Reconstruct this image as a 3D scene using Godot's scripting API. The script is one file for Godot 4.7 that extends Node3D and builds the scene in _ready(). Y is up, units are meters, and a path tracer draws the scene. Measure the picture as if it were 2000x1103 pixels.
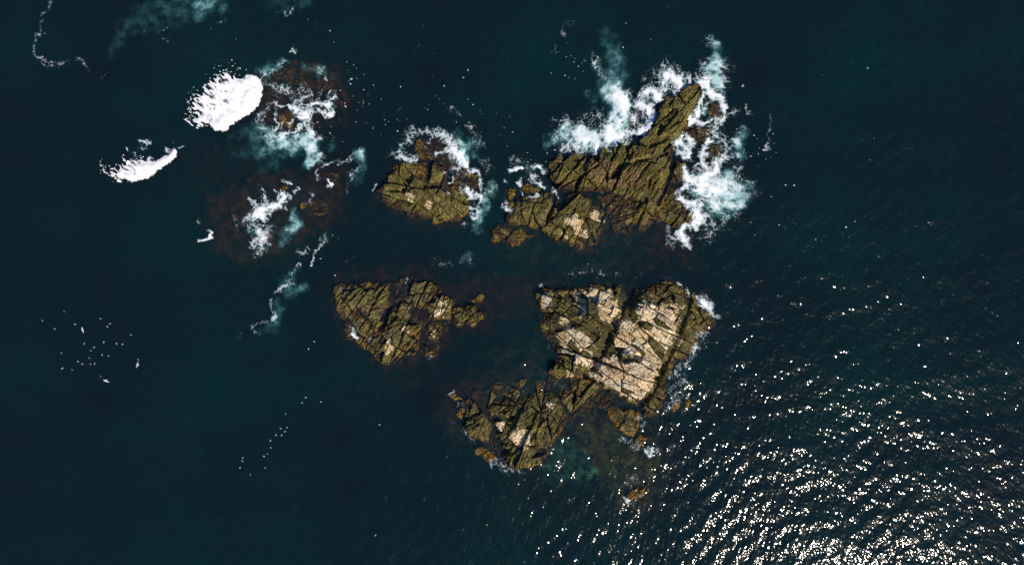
extends Node3D
# Sea rocks seen from a drone 120 m up. Plan numbers below are decimetres from the north-west corner of a 200 x 110.3 m survey.

const ORIGIN := Vector2(1000.0, 551.5)
const FIELD_STEP := 0.25
const FIELD_X := 620
const FIELD_Z := 420
const FIELD_AT := Vector2(-100.0, -52.0)

var rng := RandomNumberGenerator.new()
var swell := FastNoiseLite.new()
var chop := FastNoiseLite.new()
var n_warp := FastNoiseLite.new()
var n_mid := FastNoiseLite.new()
var n_fine := FastNoiseLite.new()
var n_big := FastNoiseLite.new()
var tops := PackedFloat32Array()        # height of the rock tops, for the foam that washes over them
var names := {}
var shores := []                        # [outline, reach] of every rock, for the sea bed that rises to it
var M := {}

# ------------------------------------------------------------------ small helpers
func P(x: float, y: float) -> Vector2:
	return (Vector2(x, y) - ORIGIN) * 0.1

func plan(a: Array) -> PackedVector2Array:
	var out := PackedVector2Array()
	for i in range(0, a.size(), 2):
		out.append(P(a[i], a[i + 1]))
	return out

func numbered(called: String) -> String:
	if not names.has(called):
		names[called] = 0
		return called
	names[called] += 1
	return "%s_%03d" % [called, names[called]]

func tag(o: Node, label: String, category: String, group := "", kind := "") -> void:
	if label: o.set_meta("label", label)
	if category: o.set_meta("category", category)
	if group: o.set_meta("group", group)
	if kind: o.set_meta("kind", kind)

func base(called: String, at: Vector3) -> Node3D:
	var o := Node3D.new()
	o.name = numbered(called)
	add_child(o)
	o.position = at
	return o

func part(called: String, mesh: Mesh, m: Material, parent: Node3D) -> MeshInstance3D:
	var o := MeshInstance3D.new()
	o.name = called
	o.mesh = mesh
	o.material_override = m
	parent.add_child(o, true)
	return o

func noise(seed_: int, wavelength: float, octaves := 1, kind := FastNoiseLite.TYPE_SIMPLEX_SMOOTH) -> FastNoiseLite:
	var n := FastNoiseLite.new()
	n.seed = seed_
	n.noise_type = kind
	n.frequency = 1.0 / wavelength
	n.fractal_type = FastNoiseLite.FRACTAL_FBM if octaves > 1 else FastNoiseLite.FRACTAL_NONE
	n.fractal_octaves = octaves
	return n

func seg_dist(p: Vector2, a: Vector2, b: Vector2) -> float:
	var ab := b - a
	var t := clampf((p - a).dot(ab) / maxf(ab.length_squared(), 1e-9), 0.0, 1.0)
	return p.distance_to(a + ab * t)

func inside_by(p: Vector2, poly: PackedVector2Array) -> float:
	# distance to the outline, positive inside
	var d := 1e9
	var n := poly.size()
	for i in n:
		d = minf(d, seg_dist(p, poly[i], poly[(i + 1) % n]))
	return d if Geometry2D.is_point_in_polygon(p, poly) else -d

func box_of(poly: PackedVector2Array) -> Rect2:
	var r := Rect2(poly[0], Vector2.ZERO)
	for p in poly:
		r = r.expand(p)
	return r

func wave(x: float, z: float) -> float:
	return 0.27 * swell.get_noise_2d(x * 0.55 + z * 0.25, z - x * 0.35) + 0.08 * chop.get_noise_2d(x * 0.6 + z * 0.3, z - x * 0.4)

func top_at(x: float, z: float) -> float:
	var i := int((x - FIELD_AT.x) / FIELD_STEP)
	var k := int((z - FIELD_AT.y) / FIELD_STEP)
	if i < 0 or k < 0 or i >= FIELD_X or k >= FIELD_Z:
		return -9.0
	return tops[k * FIELD_X + i]

func srgb(r: float, g: float, b: float) -> Color:
	return Color(r, g, b).linear_to_srgb()

# ------------------------------------------------------------------ rock
# A rock is cut by its joints into blocks: a jittered lattice stretched along the joint direction, each cell a block with its own height and tilt.
func clip(poly: PackedVector2Array, at: Vector2, away: Vector2) -> PackedVector2Array:
	var out := PackedVector2Array()
	var n := poly.size()
	for i in n:
		var a := poly[i]
		var b := poly[(i + 1) % n]
		var da := (a - at).dot(away)
		var db := (b - at).dot(away)
		if da <= 0.0:
			out.append(a)
		if (da < 0.0 and db > 0.0) or (da > 0.0 and db < 0.0):
			out.append(a + (b - a) * (da / (da - db)))
	return out

func rough_edge(poly: PackedVector2Array, step: float, amount: float) -> PackedVector2Array:
	var out := PackedVector2Array()
	var n := poly.size()
	for i in n:
		var a := poly[i]
		var b := poly[(i + 1) % n]
		var cuts := maxi(1, int(ceil(a.distance_to(b) / step)))
		for k in cuts:
			var p := a + (b - a) * (float(k) / cuts)
			out.append(p + amount * Vector2(n_warp.get_noise_2d(p.x * 3.0, p.y * 3.0), n_warp.get_noise_2d(p.x * 3.0 + 71.0, p.y * 3.0 - 33.0)))
	return out

func make_rock(d: Dictionary) -> Node3D:
	var shore := rough_edge(plan(d.outline), 0.7, 0.6)
	var r := box_of(shore)
	var mid := r.get_center()
	shores.append([shore, d.get("reach", 5.0)])
	var o := base(d.name, Vector3(mid.x, 0.0, mid.y))
	tag(o, d.label, d.category, d.get("group", ""))
	var g := RandomNumberGenerator.new()
	g.seed = d.seed
	var high: float = d.high
	var depth: float = d.get("depth", 5.0)          # metres from the shore to where it is highest
	var bumps: Array = d.get("bumps", [])
	# base profile on a coarse grid
	var gs := 0.5
	var gx := int(r.size.x / gs) + 4
	var gz := int(r.size.y / gs) + 4
	var g0 := r.position - Vector2(gs, gs) * 1.5
	var prof := PackedFloat32Array()
	var inner := PackedFloat32Array()
	prof.resize(gx * gz)
	inner.resize(gx * gz)
	for k in gz:
		for i in gx:
			var p := g0 + Vector2(i, k) * gs
			var s := inside_by(p, shore)
			inner[k * gx + i] = s
			var h := -0.2 + s * 0.9
			if s > 0.0:
				h = -0.1 + high * pow(clampf(s / depth, 0.0, 1.0), 0.65)
				for b in bumps:
					var bd: float = p.distance_to(P(b[0], b[1])) / (b[2] * 0.1)
					if bd < 1.0:
						h += b[3] * (1.0 - bd * bd)
			prof[k * gx + i] = h
	var look := func(a: PackedFloat32Array, p: Vector2) -> float:
		var q := (p - g0) / gs
		var i := clampi(int(q.x), 0, gx - 2)
		var k := clampi(int(q.y), 0, gz - 2)
		var f := (q - Vector2(i, k)).clampf(0.0, 1.0)
		var m := k * gx + i
		return lerpf(lerpf(a[m], a[m + 1], f.x), lerpf(a[m + gx], a[m + gx + 1], f.x), f.y)
	# bedrock under the blocks
	var st := SurfaceTool.new()
	st.begin(Mesh.PRIMITIVE_TRIANGLES)
	st.set_smooth_group(0)
	for k in gz - 1:
		for i in gx - 1:
			var four := [k * gx + i, k * gx + i + 1, (k + 1) * gx + i + 1, (k + 1) * gx + i]
			if maxf(maxf(inner[four[0]], inner[four[1]]), maxf(inner[four[2]], inner[four[3]])) < -0.3:
				continue
			var c := []
			for m in four:
				var p: Vector2 = g0 + Vector2(m % gx, m / gx) * gs
				var y: float = prof[m] * 0.8 - 1.0 + 0.25 * n_mid.get_noise_2d(p.x, p.y)
				c.append(Vector3(p.x - mid.x, y, p.y - mid.y))
			for q in [[0, 1, 2], [0, 2, 3]]:
				for v in q:
					st.set_color(Color(0.09, 0.078, 0.03) * (0.8 + 0.5 * n_fine.get_noise_2d(c[v].x * 2.0, c[v].z * 2.0)))
					st.add_vertex(c[v])
	st.generate_normals()
	part("bedrock", st.commit(), M.rock, o)
	# joints
	var turn: float = deg_to_rad(d.get("turn", -58.0))
	var along := Vector2(cos(turn), sin(turn))
	var across := Vector2(-sin(turn), cos(turn))
	var long: float = d.get("long", 3.2)
	var wide: float = d.get("wide", 1.8)
	var gap: float = d.get("gap", 0.06)
	var pale := []
	for q in d.get("pale", []):
		pale.append(plan(q))
	var warm := []
	for q in d.get("warm", []):
		warm.append(plan(q))
	var gullies := []
	for q in d.get("gullies", []):
		gullies.append([plan(q[0]), q[1], q[2]])
	var ochre: float = d.get("ochre", 0.5)
	var uneven: float = d.get("uneven", 0.22)
	var algae: Color = d.get("algae", Color(0.115, 0.1, 0.03))
	# split along the two joint sets until the pieces are small enough; each split lifts and tilts its two sides a little
	var area_most: float = long * wide
	var calm := minf(1.0, 0.35 + high / 3.5)
	var todo := [[Geometry2D.offset_polygon(shore, 0.4)[0], 0.0, Vector2(0.05, 0.04)]]
	var hull := Geometry2D.convex_hull(shore)
	todo[0][0] = hull
	var spun := g.randf_range(0.8, 1.2)
	while todo.size():
		var one: Array = todo.pop_back()
		var poly: PackedVector2Array = one[0]
		var area := 0.0
		var c := Vector2.ZERO
		for i in poly.size():
			area += poly[i].cross(poly[(i + 1) % poly.size()]) * 0.5
			c += poly[i]
		area = absf(area)
		c /= poly.size()
		if area > area_most * exp(g.randfn(0.0, 0.55)) * spun:
			var lo := Vector2(1e9, 1e9)
			var hi := Vector2(-1e9, -1e9)
			for p in poly:
				var q := Vector2(p.dot(along), p.dot(across))
				lo = lo.min(q)
				hi = hi.max(q)
			var size := hi - lo
			var cut_long: bool = size.y / wide > size.x / long * g.randf_range(0.7, 1.4)      # a cut that runs along
			var t := g.randf_range(0.34, 0.66)
			var at := along * lerpf(lo.x, hi.x, t) + across * lerpf(lo.y, hi.y, t)
			var n := (across if cut_long else along).rotated(g.randfn(0.0, 0.24 if cut_long else 0.38))
			var reach := sqrt(area)
			var open := gap * (0.25 + 1.5 * g.randf() * g.randf()) * clampf(reach / 3.0, 0.6, 2.2)
			var step := g.randfn(0.0, uneven) * clampf(reach / 4.0, 0.5, 2.0) * calm
			var lean := Vector2(g.randfn(0.0, 0.075), g.randfn(0.0, 0.075))
			todo.append([clip(poly, at - n * open, n), clampf(one[1] + step, -0.9, 0.9), one[2] + lean])
			todo.append([clip(poly, at + n * open, -n), clampf(one[1] - step, -0.9, 0.9), one[2] - lean])
			continue
		if poly.size() < 3:
			continue
		var tint := g.randf_range(0.78, 1.18)
		var luck := g.randf()
		for piece in Geometry2D.intersect_polygons(poly, shore):
			if piece.size() < 3: continue
			var edge := rough_edge(piece, 0.28, 0.22)
			var mid_of := Vector2.ZERO
			for p in edge: mid_of += p
			mid_of /= edge.size()
			var shape := {"edge": edge, "c": mid_of, "tilt": one[2].limit_length(0.4), "off": one[1], "tint": tint, "pale_luck": luck}
			block(o, mid, shape, look, prof, inner, pale, warm, gullies, ochre, algae, along, across, d)
	return o

func block(o: Node3D, mid: Vector2, b: Dictionary, look: Callable, prof: PackedFloat32Array, inner: PackedFloat32Array, pale: Array, warm: Array, gullies: Array, ochre: float, algae: Color, along: Vector2, across: Vector2, d: Dictionary) -> void:
	var edge: PackedVector2Array = b.edge
	var r := box_of(edge)
	if r.size.x * r.size.y < 0.12:
		return
	var pts := edge.duplicate()
	var rim := edge.size()
	var step := 0.19
	var zz := r.position.y + step * 0.5
	var row := 0
	while zz < r.end.y:
		var xx := r.position.x + step * (0.25 + 0.5 * (row % 2))
		while xx < r.end.x:
			var p := Vector2(xx, zz) + 0.07 * Vector2(n_fine.get_noise_2d(xx * 9.0, zz * 9.0), n_fine.get_noise_2d(zz * 9.0, xx * 9.0 + 50.0))
			if inside_by(p, edge) > 0.09:
				pts.append(p)
			xx += step
		zz += step
		row += 1
	var tri := Geometry2D.triangulate_delaunay(pts)
	if tri.is_empty():
		return
	var c: Vector2 = b.c
	var tilt: Vector2 = b.tilt
	var h0: float = look.call(prof, c)
	var follow: float = d.get("follow", 0.5)
	var s_mid: float = look.call(inner, c)
	var off: float = b.off * clampf(s_mid / 2.5, 0.25, 1.0)
	var rough: float = d.get("rough", 0.16)
	var pos := PackedVector3Array()
	var col := PackedColorArray()
	var low_top := 1e9
	for i in pts.size():
		var p := pts[i]
		var s: float = look.call(inner, p)
		var hp: float = look.call(prof, p)
		var y: float = lerpf(h0, hp, follow) + tilt.dot(p - c) + off
		var u := p.dot(along)
		var v := p.dot(across)
		y += rough * 1.1 * n_mid.get_noise_2d(u * 0.8, v * 1.2) + rough * 0.8 * n_fine.get_noise_2d(u * 0.9, v * 1.3)
		y += rough * 0.8 * (0.4 - absf(n_mid.get_noise_2d(u * 0.7 + 40.0, v * 1.7)))
		var in_gully := 0.0
		for q in gullies:
			var line: PackedVector2Array = q[0]
			var deep := 0.0
			for m in line.size() - 1:
				deep = maxf(deep, 1.0 - seg_dist(p, line[m], line[m + 1]) / (q[1] * 0.1))
			if deep > 0.0:
				y -= q[2] * smoothstep(0.0, 0.6, deep)
				in_gully = maxf(in_gully, deep)
		if s > 0.1 and in_gully <= 0.0 and not d.get("awash", false):
			y = maxf(y, 0.02 + 0.28 * n_mid.get_noise_2d(p.x * 1.2, p.y * 1.2) + minf(s, 1.6) * 0.16)
		if i < rim:
			y -= 0.16
		y = maxf(y, -0.9 + 0.3 * n_fine.get_noise_2d(p.x, p.y))
		pos.append(Vector3(p.x - mid.x, y, p.y - mid.y))
		low_top = minf(low_top, y)
		# what grows on it
		var nb := n_big.get_noise_2d(p.x, p.y)
		var nm := n_mid.get_noise_2d(p.x * 0.9 + 9.0, p.y * 0.9)
		var nf := n_fine.get_noise_2d(p.x * 1.5, p.y * 1.5 + 30.0)
		var moss: Color = algae.lerp(Color(0.2, 0.165, 0.035), clampf(0.35 + 0.9 * nb + 1.4 * (b.pale_luck - 0.5), 0.0, 1.0) * 0.75) if d.get("mossy", true) else algae
		var k: Color = moss * (0.75 + 0.6 * nm + 0.7 * nf) * b.tint
		if nm + nf * 0.6 > 0.42:
			k = Color(0.2, 0.165, 0.055) * b.tint
		elif nm * 0.7 - nf > 0.36:
			k = Color(0.06, 0.052, 0.026)
		var pw := -9.0
		for q in pale:
			pw = maxf(pw, inside_by(p, q))
		if pw + 1.1 * nm + 0.6 * nb + 0.5 * nf > -0.05 and b.pale_luck > 0.08:
			k = Color(0.72, 0.54, 0.3).lerp(Color(0.74, 0.64, 0.44), clampf(0.5 + 1.1 * nb, 0.0, 1.0)) * (b.tint * (0.92 + 0.3 * nf))
			if nm - nf * 0.7 > 0.42:
				k = Color(0.3, 0.215, 0.09)
			elif nf + 0.3 * nm > 0.6:
				k = Color(0.12, 0.11, 0.06)
		else:
			for q in warm:
				if inside_by(p, q) + 1.2 * nm > 0.1:
					k = k.lerp(Color(0.22, 0.135, 0.06) * b.tint, clampf(0.6 + nf, 0.0, 1.0))
		var wet := minf(s * 0.8, y * 1.25) + 0.55 * nm + 0.3 * nb
		if wet < 0.45 and pw < 0.3:
			if nb + 0.6 * nm + 0.3 * nf > 0.5 - ochre:
				k = (Color(0.21, 0.128, 0.014) if nf > -0.05 else Color(0.12, 0.052, 0.014)) * (0.8 + 0.6 * nf)
			else:
				k = Color(0.045, 0.028, 0.013) * (1.0 + 0.9 * nf)
		col.append(Color(k.r, k.g, k.b, 1.0))
	var st := SurfaceTool.new()
	st.begin(Mesh.PRIMITIVE_TRIANGLES)
	st.set_smooth_group(-1)
	for i in range(0, tri.size(), 3):
		var a := tri[i]
		var e := tri[i + 1]
		var f := tri[i + 2]
		if (a < rim and e < rim and f < rim) and not Geometry2D.is_point_in_polygon((pts[a] + pts[e] + pts[f]) / 3.0, edge):
			continue
		if (pts[e] - pts[a]).cross(pts[f] - pts[a]) < 0.0:
			var t := e
			e = f
			f = t
		for m in [a, e, f]:
			st.set_color(col[m])
			st.add_vertex(pos[m])
	var foot := maxf(low_top - 1.7, -2.2)
	var spin := 1 if Geometry2D.is_polygon_clockwise(edge) else -1
	for i in rim:
		var j := (i + 1) % rim
		var a := pos[i]
		var e := pos[j]
		var out_a := (edge[i] - c).normalized() * 0.12
		var out_e := (edge[j] - c).normalized() * 0.12
		var a2 := Vector3(a.x + out_a.x, foot, a.z + out_a.y)
		var e2 := Vector3(e.x + out_e.x, foot, e.z + out_e.y)
		var quad := [[a, col[i]], [e, col[j]], [e2, col[j]], [a2, col[i]]]
		var order := [0, 1, 2, 0, 2, 3] if spin > 0 else [0, 2, 1, 0, 3, 2]
		for m in order:
			st.set_color(quad[m][1])
			st.add_vertex(quad[m][0])
	st.generate_normals()
	part(d.get("piece", "block"), st.commit(), M.rock, o)
	# remember how high it stands
	var i0 := int((r.position.x - FIELD_AT.x) / FIELD_STEP)
	var i1 := int((r.end.x - FIELD_AT.x) / FIELD_STEP) + 1
	var k0 := int((r.position.y - FIELD_AT.y) / FIELD_STEP)
	var k1 := int((r.end.y - FIELD_AT.y) / FIELD_STEP) + 1
	for k in range(maxi(0, k0), mini(FIELD_Z, k1 + 1)):
		for i in range(maxi(0, i0), mini(FIELD_X, i1 + 1)):
			var p := FIELD_AT + Vector2(i + 0.5, k + 0.5) * FIELD_STEP
			if Geometry2D.is_point_in_polygon(p, edge):
				tops[k * FIELD_X + i] = maxf(tops[k * FIELD_X + i], lerpf(h0, look.call(prof, p), follow) + tilt.dot(p - c) + off + 0.05)

# ------------------------------------------------------------------ foam
# Chains are [x, y, half width, amount, x, y, ...]. Foam breaks up into lace where there is little of it; milky chains are water full of bubbles.
func stamp(into: PackedFloat32Array, w: int, h: int, at: Vector2, res: float, chains: Array, soft: bool) -> void:
	for ch in chains:
		var n: int = ch.size() / 4
		for i in maxi(1, n - 1):
			var j := mini(i + 1, n - 1)
			var a := P(ch[i * 4], ch[i * 4 + 1])
			var b := P(ch[j * 4], ch[j * 4 + 1])
			var wa: float = ch[i * 4 + 2] * (0.1 if soft else 0.125)
			var wb: float = ch[j * 4 + 2] * (0.1 if soft else 0.125)
			var da: float = ch[i * 4 + 3]
			var db: float = ch[j * 4 + 3]
			var m := maxf(wa, wb) * 1.6
			var r := Rect2(a, Vector2.ZERO).expand(b).grow(m)
			var ab := b - a
			var l2 := maxf(ab.length_squared(), 1e-9)
			for y in range(maxi(0, int((r.position.y - at.y) * res)), mini(h, int((r.end.y - at.y) * res) + 1)):
				for x in range(maxi(0, int((r.position.x - at.x) * res)), mini(w, int((r.end.x - at.x) * res) + 1)):
					var p := at + Vector2(x + 0.5, y + 0.5) / res
					var t := clampf((p - a).dot(ab) / l2, 0.0, 1.0)
					var dist := p.distance_to(a + ab * t) / lerpf(wa, wb, t)
					if dist < 1.6:
						var v := lerpf(da, db, t) * (pow(1.0 - dist * dist / 2.56, 2.0) * 1.15 if soft else pow(1.0 - dist / 1.6, 0.9))
						var q := y * w + x
						if v > into[q]:
							into[q] = v

func make_foam(called: String, label: String, box: Array, foam: Array, milky: Array, opt := {}) -> MeshInstance3D:
	var res: float = opt.get("res", 11.0)
	var at := P(box[0], box[1])
	var size := P(box[2], box[3]) - at
	var w := int(size.x * res)
	var h := int(size.y * res)
	var df := PackedFloat32Array()
	var dm := PackedFloat32Array()
	df.resize(w * h)
	dm.resize(w * h)
	stamp(df, w, h, at, res, foam, false)
	stamp(dm, w, h, at, res, milky, true)
	var web := noise(11, opt.get("web", 1.9), 1, FastNoiseLite.TYPE_CELLULAR)
	web.cellular_return_type = FastNoiseLite.RETURN_DISTANCE2_SUB
	web.domain_warp_enabled = true
	web.domain_warp_amplitude = 1.6
	web.domain_warp_frequency = 0.9
	web.domain_warp_fractal_type = FastNoiseLite.DOMAIN_WARP_FRACTAL_PROGRESSIVE
	web.domain_warp_fractal_octaves = 3
	var web2 := noise(12, 0.8, 1, FastNoiseLite.TYPE_CELLULAR)
	web2.cellular_return_type = FastNoiseLite.RETURN_DISTANCE2_SUB
	web2.domain_warp_enabled = true
	web2.domain_warp_amplitude = 0.8
	web2.domain_warp_frequency = 1.6
	var cloud := noise(13, 2.6, 4)
	var grain := noise(14, 0.45, 2)
	var bend := noise(15, 3.2, 3)
	var wisps := noise(16, 1.4, 3)
	wisps.domain_warp_enabled = true
	wisps.domain_warp_amplitude = 1.4
	wisps.domain_warp_frequency = 0.5
	var bytes := PackedByteArray()
	bytes.resize(w * h * 4)
	var amount: float = opt.get("amount", 0.9)
	var smear: Vector2 = opt.get("smear", Vector2.ZERO)      # streaks: the lace is stretched along this
	var s_dir := smear.normalized() if smear != Vector2.ZERO else Vector2.RIGHT
	var s_len := maxf(1.0, smear.length())
	for y in h:
		for x in w:
			var p := at + Vector2(x + 0.5, y + 0.5) / res
			var bx := bend.get_noise_2d(p.x, p.y)
			var by := bend.get_noise_2d(p.x + 90.0, p.y)
			var sx := clampi(x + int((bx * 1.1 + 0.35 * bend.get_noise_2d(p.x * 4.0, p.y * 4.0)) * res), 0, w - 1)
			var sy := clampi(y + int((by * 1.1 + 0.35 * bend.get_noise_2d(p.x * 4.0 + 50.0, p.y * 4.0)) * res), 0, h - 1)
			var f := df[sy * w + sx] * amount
			var m := dm[sy * w + sx]
			var k := (y * w + x) * 4
			if f < 0.01 and m < 0.01:
				bytes[k] = 70
				bytes[k + 1] = 128
				bytes[k + 2] = 130
				continue
			var q := p
			if s_len > 1.0:
				q = s_dir * (p.dot(s_dir) / s_len) + s_dir.orthogonal() * p.dot(s_dir.orthogonal())
			var cl := cloud.get_noise_2d(q.x, q.y)
			var gr := grain.get_noise_2d(q.x, q.y)
			var white := 0.0
			if f > 0.01:
				var e1 := web.get_noise_2d(q.x, q.y) + 1.0
				var e2 := web2.get_noise_2d(q.x, q.y) + 1.0
				var have := f + 0.42 * cl + 0.1 * gr
				var strand := maxf(clampf(1.0 - e1 / (0.03 + 0.34 * f * f + 0.06 * f), 0.0, 1.0), 0.85 * clampf(1.0 - e2 / (0.03 + 0.4 * f * f + 0.05 * f), 0.0, 1.0))
				white = 0.9 * strand * smoothstep(0.0, 0.65, have) * smoothstep(0.02, 0.3, f)
				white = maxf(white, smoothstep(0.58, 1.02, have) * smoothstep(0.3, 0.65, f))
			var milk := 0.0
			if m > 0.005 or f > 0.3:
				var wisp := 1.0 - 2.2 * absf(wisps.get_noise_2d(q.x, q.y))
				milk = smoothstep(0.06, 1.05, m * (0.95 + 0.9 * cl) + 0.3 * wisp * minf(m, 0.6) - 0.02) * 0.92
				milk = maxf(milk, 0.3 * smoothstep(0.3, 0.9, f + 0.3 * cl))
			var total := white + milk * (1.0 - white)
			var wt := white / maxf(total, 1e-4)
			var thick := smoothstep(0.1, 0.9, milk)
			bytes[k] = int(lerpf(lerpf(70, 155, thick), 224, wt))
			bytes[k + 1] = int(lerpf(lerpf(128, 190, thick), 227, wt))
			bytes[k + 2] = int(lerpf(lerpf(130, 190, thick), 230, wt))
			bytes[k + 3] = int(clampf(total, 0.0, 1.0) * 255)
	var tex := ImageTexture.create_from_image(Image.create_from_data(w, h, false, Image.FORMAT_RGBA8, bytes))
	var m := StandardMaterial3D.new()
	m.albedo_texture = tex
	m.transparency = BaseMaterial3D.TRANSPARENCY_ALPHA
	m.roughness = 0.95
	m.metallic_specular = 0.2
	m.texture_repeat = false
	m.cull_mode = BaseMaterial3D.CULL_DISABLED
	# the sheet lies on the waves and on the low rocks that it washes over, heaped where the foam is thick
	var st := SurfaceTool.new()
	st.begin(Mesh.PRIMITIVE_TRIANGLES)
	var step: float = opt.get("step", 0.35)
	var nx := int(size.x / step) + 1
	var nz := int(size.y / step) + 1
	var heap: float = opt.get("heap", 0.35)
	var over: float = opt.get("over", 1.0)
	var mid := at + size * 0.5
	for k in nz + 1:
		for i in nx + 1:
			var f := Vector2(float(i) / nx, float(k) / nz)
			var p := at + size * f
			var dens := df[clampi(int(f.y * h), 0, h - 1) * w + clampi(int(f.x * w), 0, w - 1)]
			var y := wave(p.x, p.y) + 0.05
			var t := top_at(p.x, p.y)
			if t > y and t < over:
				y = t + 0.06
			elif t >= over:
				y = maxf(y, over * 0.35)
			y += heap * clampf(dens - 0.3, 0.0, 1.0) * (0.6 + 0.7 * cloud.get_noise_2d(p.x * 1.6, p.y * 1.6) + 0.5 * grain.get_noise_2d(p.x * 0.6, p.y * 0.6))
			st.set_uv(f)
			st.add_vertex(Vector3(p.x - mid.x, y, p.y - mid.y))
	for k in nz:
		for i in nx:
			var a := k * (nx + 1) + i
			for v in [a, a + 1, a + nx + 2, a, a + nx + 2, a + nx + 1]:
				st.add_index(v)
	st.generate_normals()
	var o := MeshInstance3D.new()
	o.name = numbered(called)
	o.mesh = st.commit()
	o.material_override = m
	add_child(o)
	o.position = Vector3(mid.x, 0.0, mid.y)
	tag(o, label, "sea foam", "", "stuff")
	return o

# ------------------------------------------------------------------ birds
func loft(rings: Array, sides: int) -> ArrayMesh:
	var st := SurfaceTool.new()
	st.begin(Mesh.PRIMITIVE_TRIANGLES)
	for i in rings.size():
		var r: Array = rings[i]                     # [x, y, half width, half height]
		for k in sides:
			var t := TAU * k / sides
			st.add_vertex(Vector3(r[0], r[1] + r[3] * sin(t), r[2] * cos(t)))
	for i in rings.size() - 1:
		for k in sides:
			var a := i * sides + k
			var b := i * sides + (k + 1) % sides
			for v in [a, b, b + sides, a, b + sides, a + sides]:
				st.add_index(v)
	st.generate_normals()
	return st.commit()

func make_bird(flying: bool) -> Node3D:
	var o := Node3D.new()
	part("body", loft([[-0.27, 0.06, 0.015, 0.008], [-0.2, 0.055, 0.05, 0.03], [-0.08, 0.05, 0.095, 0.075], [0.05, 0.05, 0.1, 0.085], [0.15, 0.09, 0.065, 0.07], [0.18, 0.16, 0.042, 0.05], [0.21, 0.2, 0.045, 0.042], [0.25, 0.2, 0.03, 0.03], [0.265, 0.198, 0.008, 0.008]], 8), M.feather, o)
	part("bill", loft([[0.26, 0.198, 0.012, 0.012], [0.31, 0.19, 0.003, 0.004]], 5), M.bill, o)
	for s in [-1.0, 1.0]:
		var st := SurfaceTool.new()
		st.begin(Mesh.PRIMITIVE_TRIANGLES)
		var rim: Array
		if flying:
			rim = [[0.1, 0.1, 0.06], [0.2, 0.17, 0.3], [0.08, 0.14, 0.62], [-0.02, 0.13, 0.6], [0.02, 0.15, 0.3], [-0.1, 0.1, 0.06]]
		else:
			rim = [[0.12, 0.12, 0.05], [0.09, 0.1, 0.1], [-0.1, 0.1, 0.1], [-0.34, 0.09, 0.03], [-0.2, 0.12, 0.02], [0.0, 0.14, 0.02]]
		var c := Vector3.ZERO
		var pts := []
		for q in rim:
			pts.append(Vector3(q[0], q[1], q[2] * s))
			c += pts[-1]
		c /= pts.size()
		for lift in [0.012, -0.012]:
			for i in pts.size():
				var j := (i + 1) % pts.size()
				var up := Vector3(0, lift, 0)
				var t := [c + up, pts[i], pts[j]] if (s > 0) == (lift > 0) else [c + up, pts[j], pts[i]]
				for v in t: st.add_vertex(v)
		st.generate_normals()
		part("wing", st.commit(), M.wing, o)
	return o

# ------------------------------------------------------------------ materials
func make_materials() -> void:
	var rock := StandardMaterial3D.new()
	rock.vertex_color_use_as_albedo = true
	rock.roughness = 0.85
	rock.metallic_specular = 0.35
	rock.uv1_triplanar = true
	rock.uv1_world_triplanar = true
	rock.uv1_scale = Vector3.ONE / 6.0
	var nt := NoiseTexture2D.new()
	nt.width = 512
	nt.height = 512
	nt.seamless = true
	nt.noise = noise(31, 24.0, 5)
	var ramp := Gradient.new()
	ramp.offsets = PackedFloat32Array([0.0, 0.32, 0.5, 1.0])
	ramp.colors = PackedColorArray([Color(0.66, 0.65, 0.64), Color(0.84, 0.83, 0.82), Color(0.96, 0.96, 0.96), Color(1, 1, 1)])
	nt.color_ramp = ramp
	rock.albedo_texture = nt
	var nn := NoiseTexture2D.new()
	nn.width = 512
	nn.height = 512
	nn.seamless = true
	nn.as_normal_map = true
	nn.bump_strength = 9.0
	nn.noise = noise(32, 22.0, 5)
	rock.normal_enabled = true
	rock.normal_texture = nn
	rock.normal_scale = 0.9
	M.rock = rock
	var bed := StandardMaterial3D.new()
	bed.vertex_color_use_as_albedo = true
	bed.roughness = 1.0
	bed.metallic_specular = 0.0
	M.bed = bed
	var feather := StandardMaterial3D.new()
	feather.albedo_color = Color(0.93, 0.92, 0.9)
	feather.roughness = 0.8
	M.feather = feather
	var wing := StandardMaterial3D.new()
	wing.albedo_color = Color(0.86, 0.86, 0.86)
	wing.roughness = 0.8
	M.wing = wing
	var bill := StandardMaterial3D.new()
	bill.albedo_color = Color(0.85, 0.62, 0.2)
	bill.roughness = 0.6
	M.bill = bill

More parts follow.
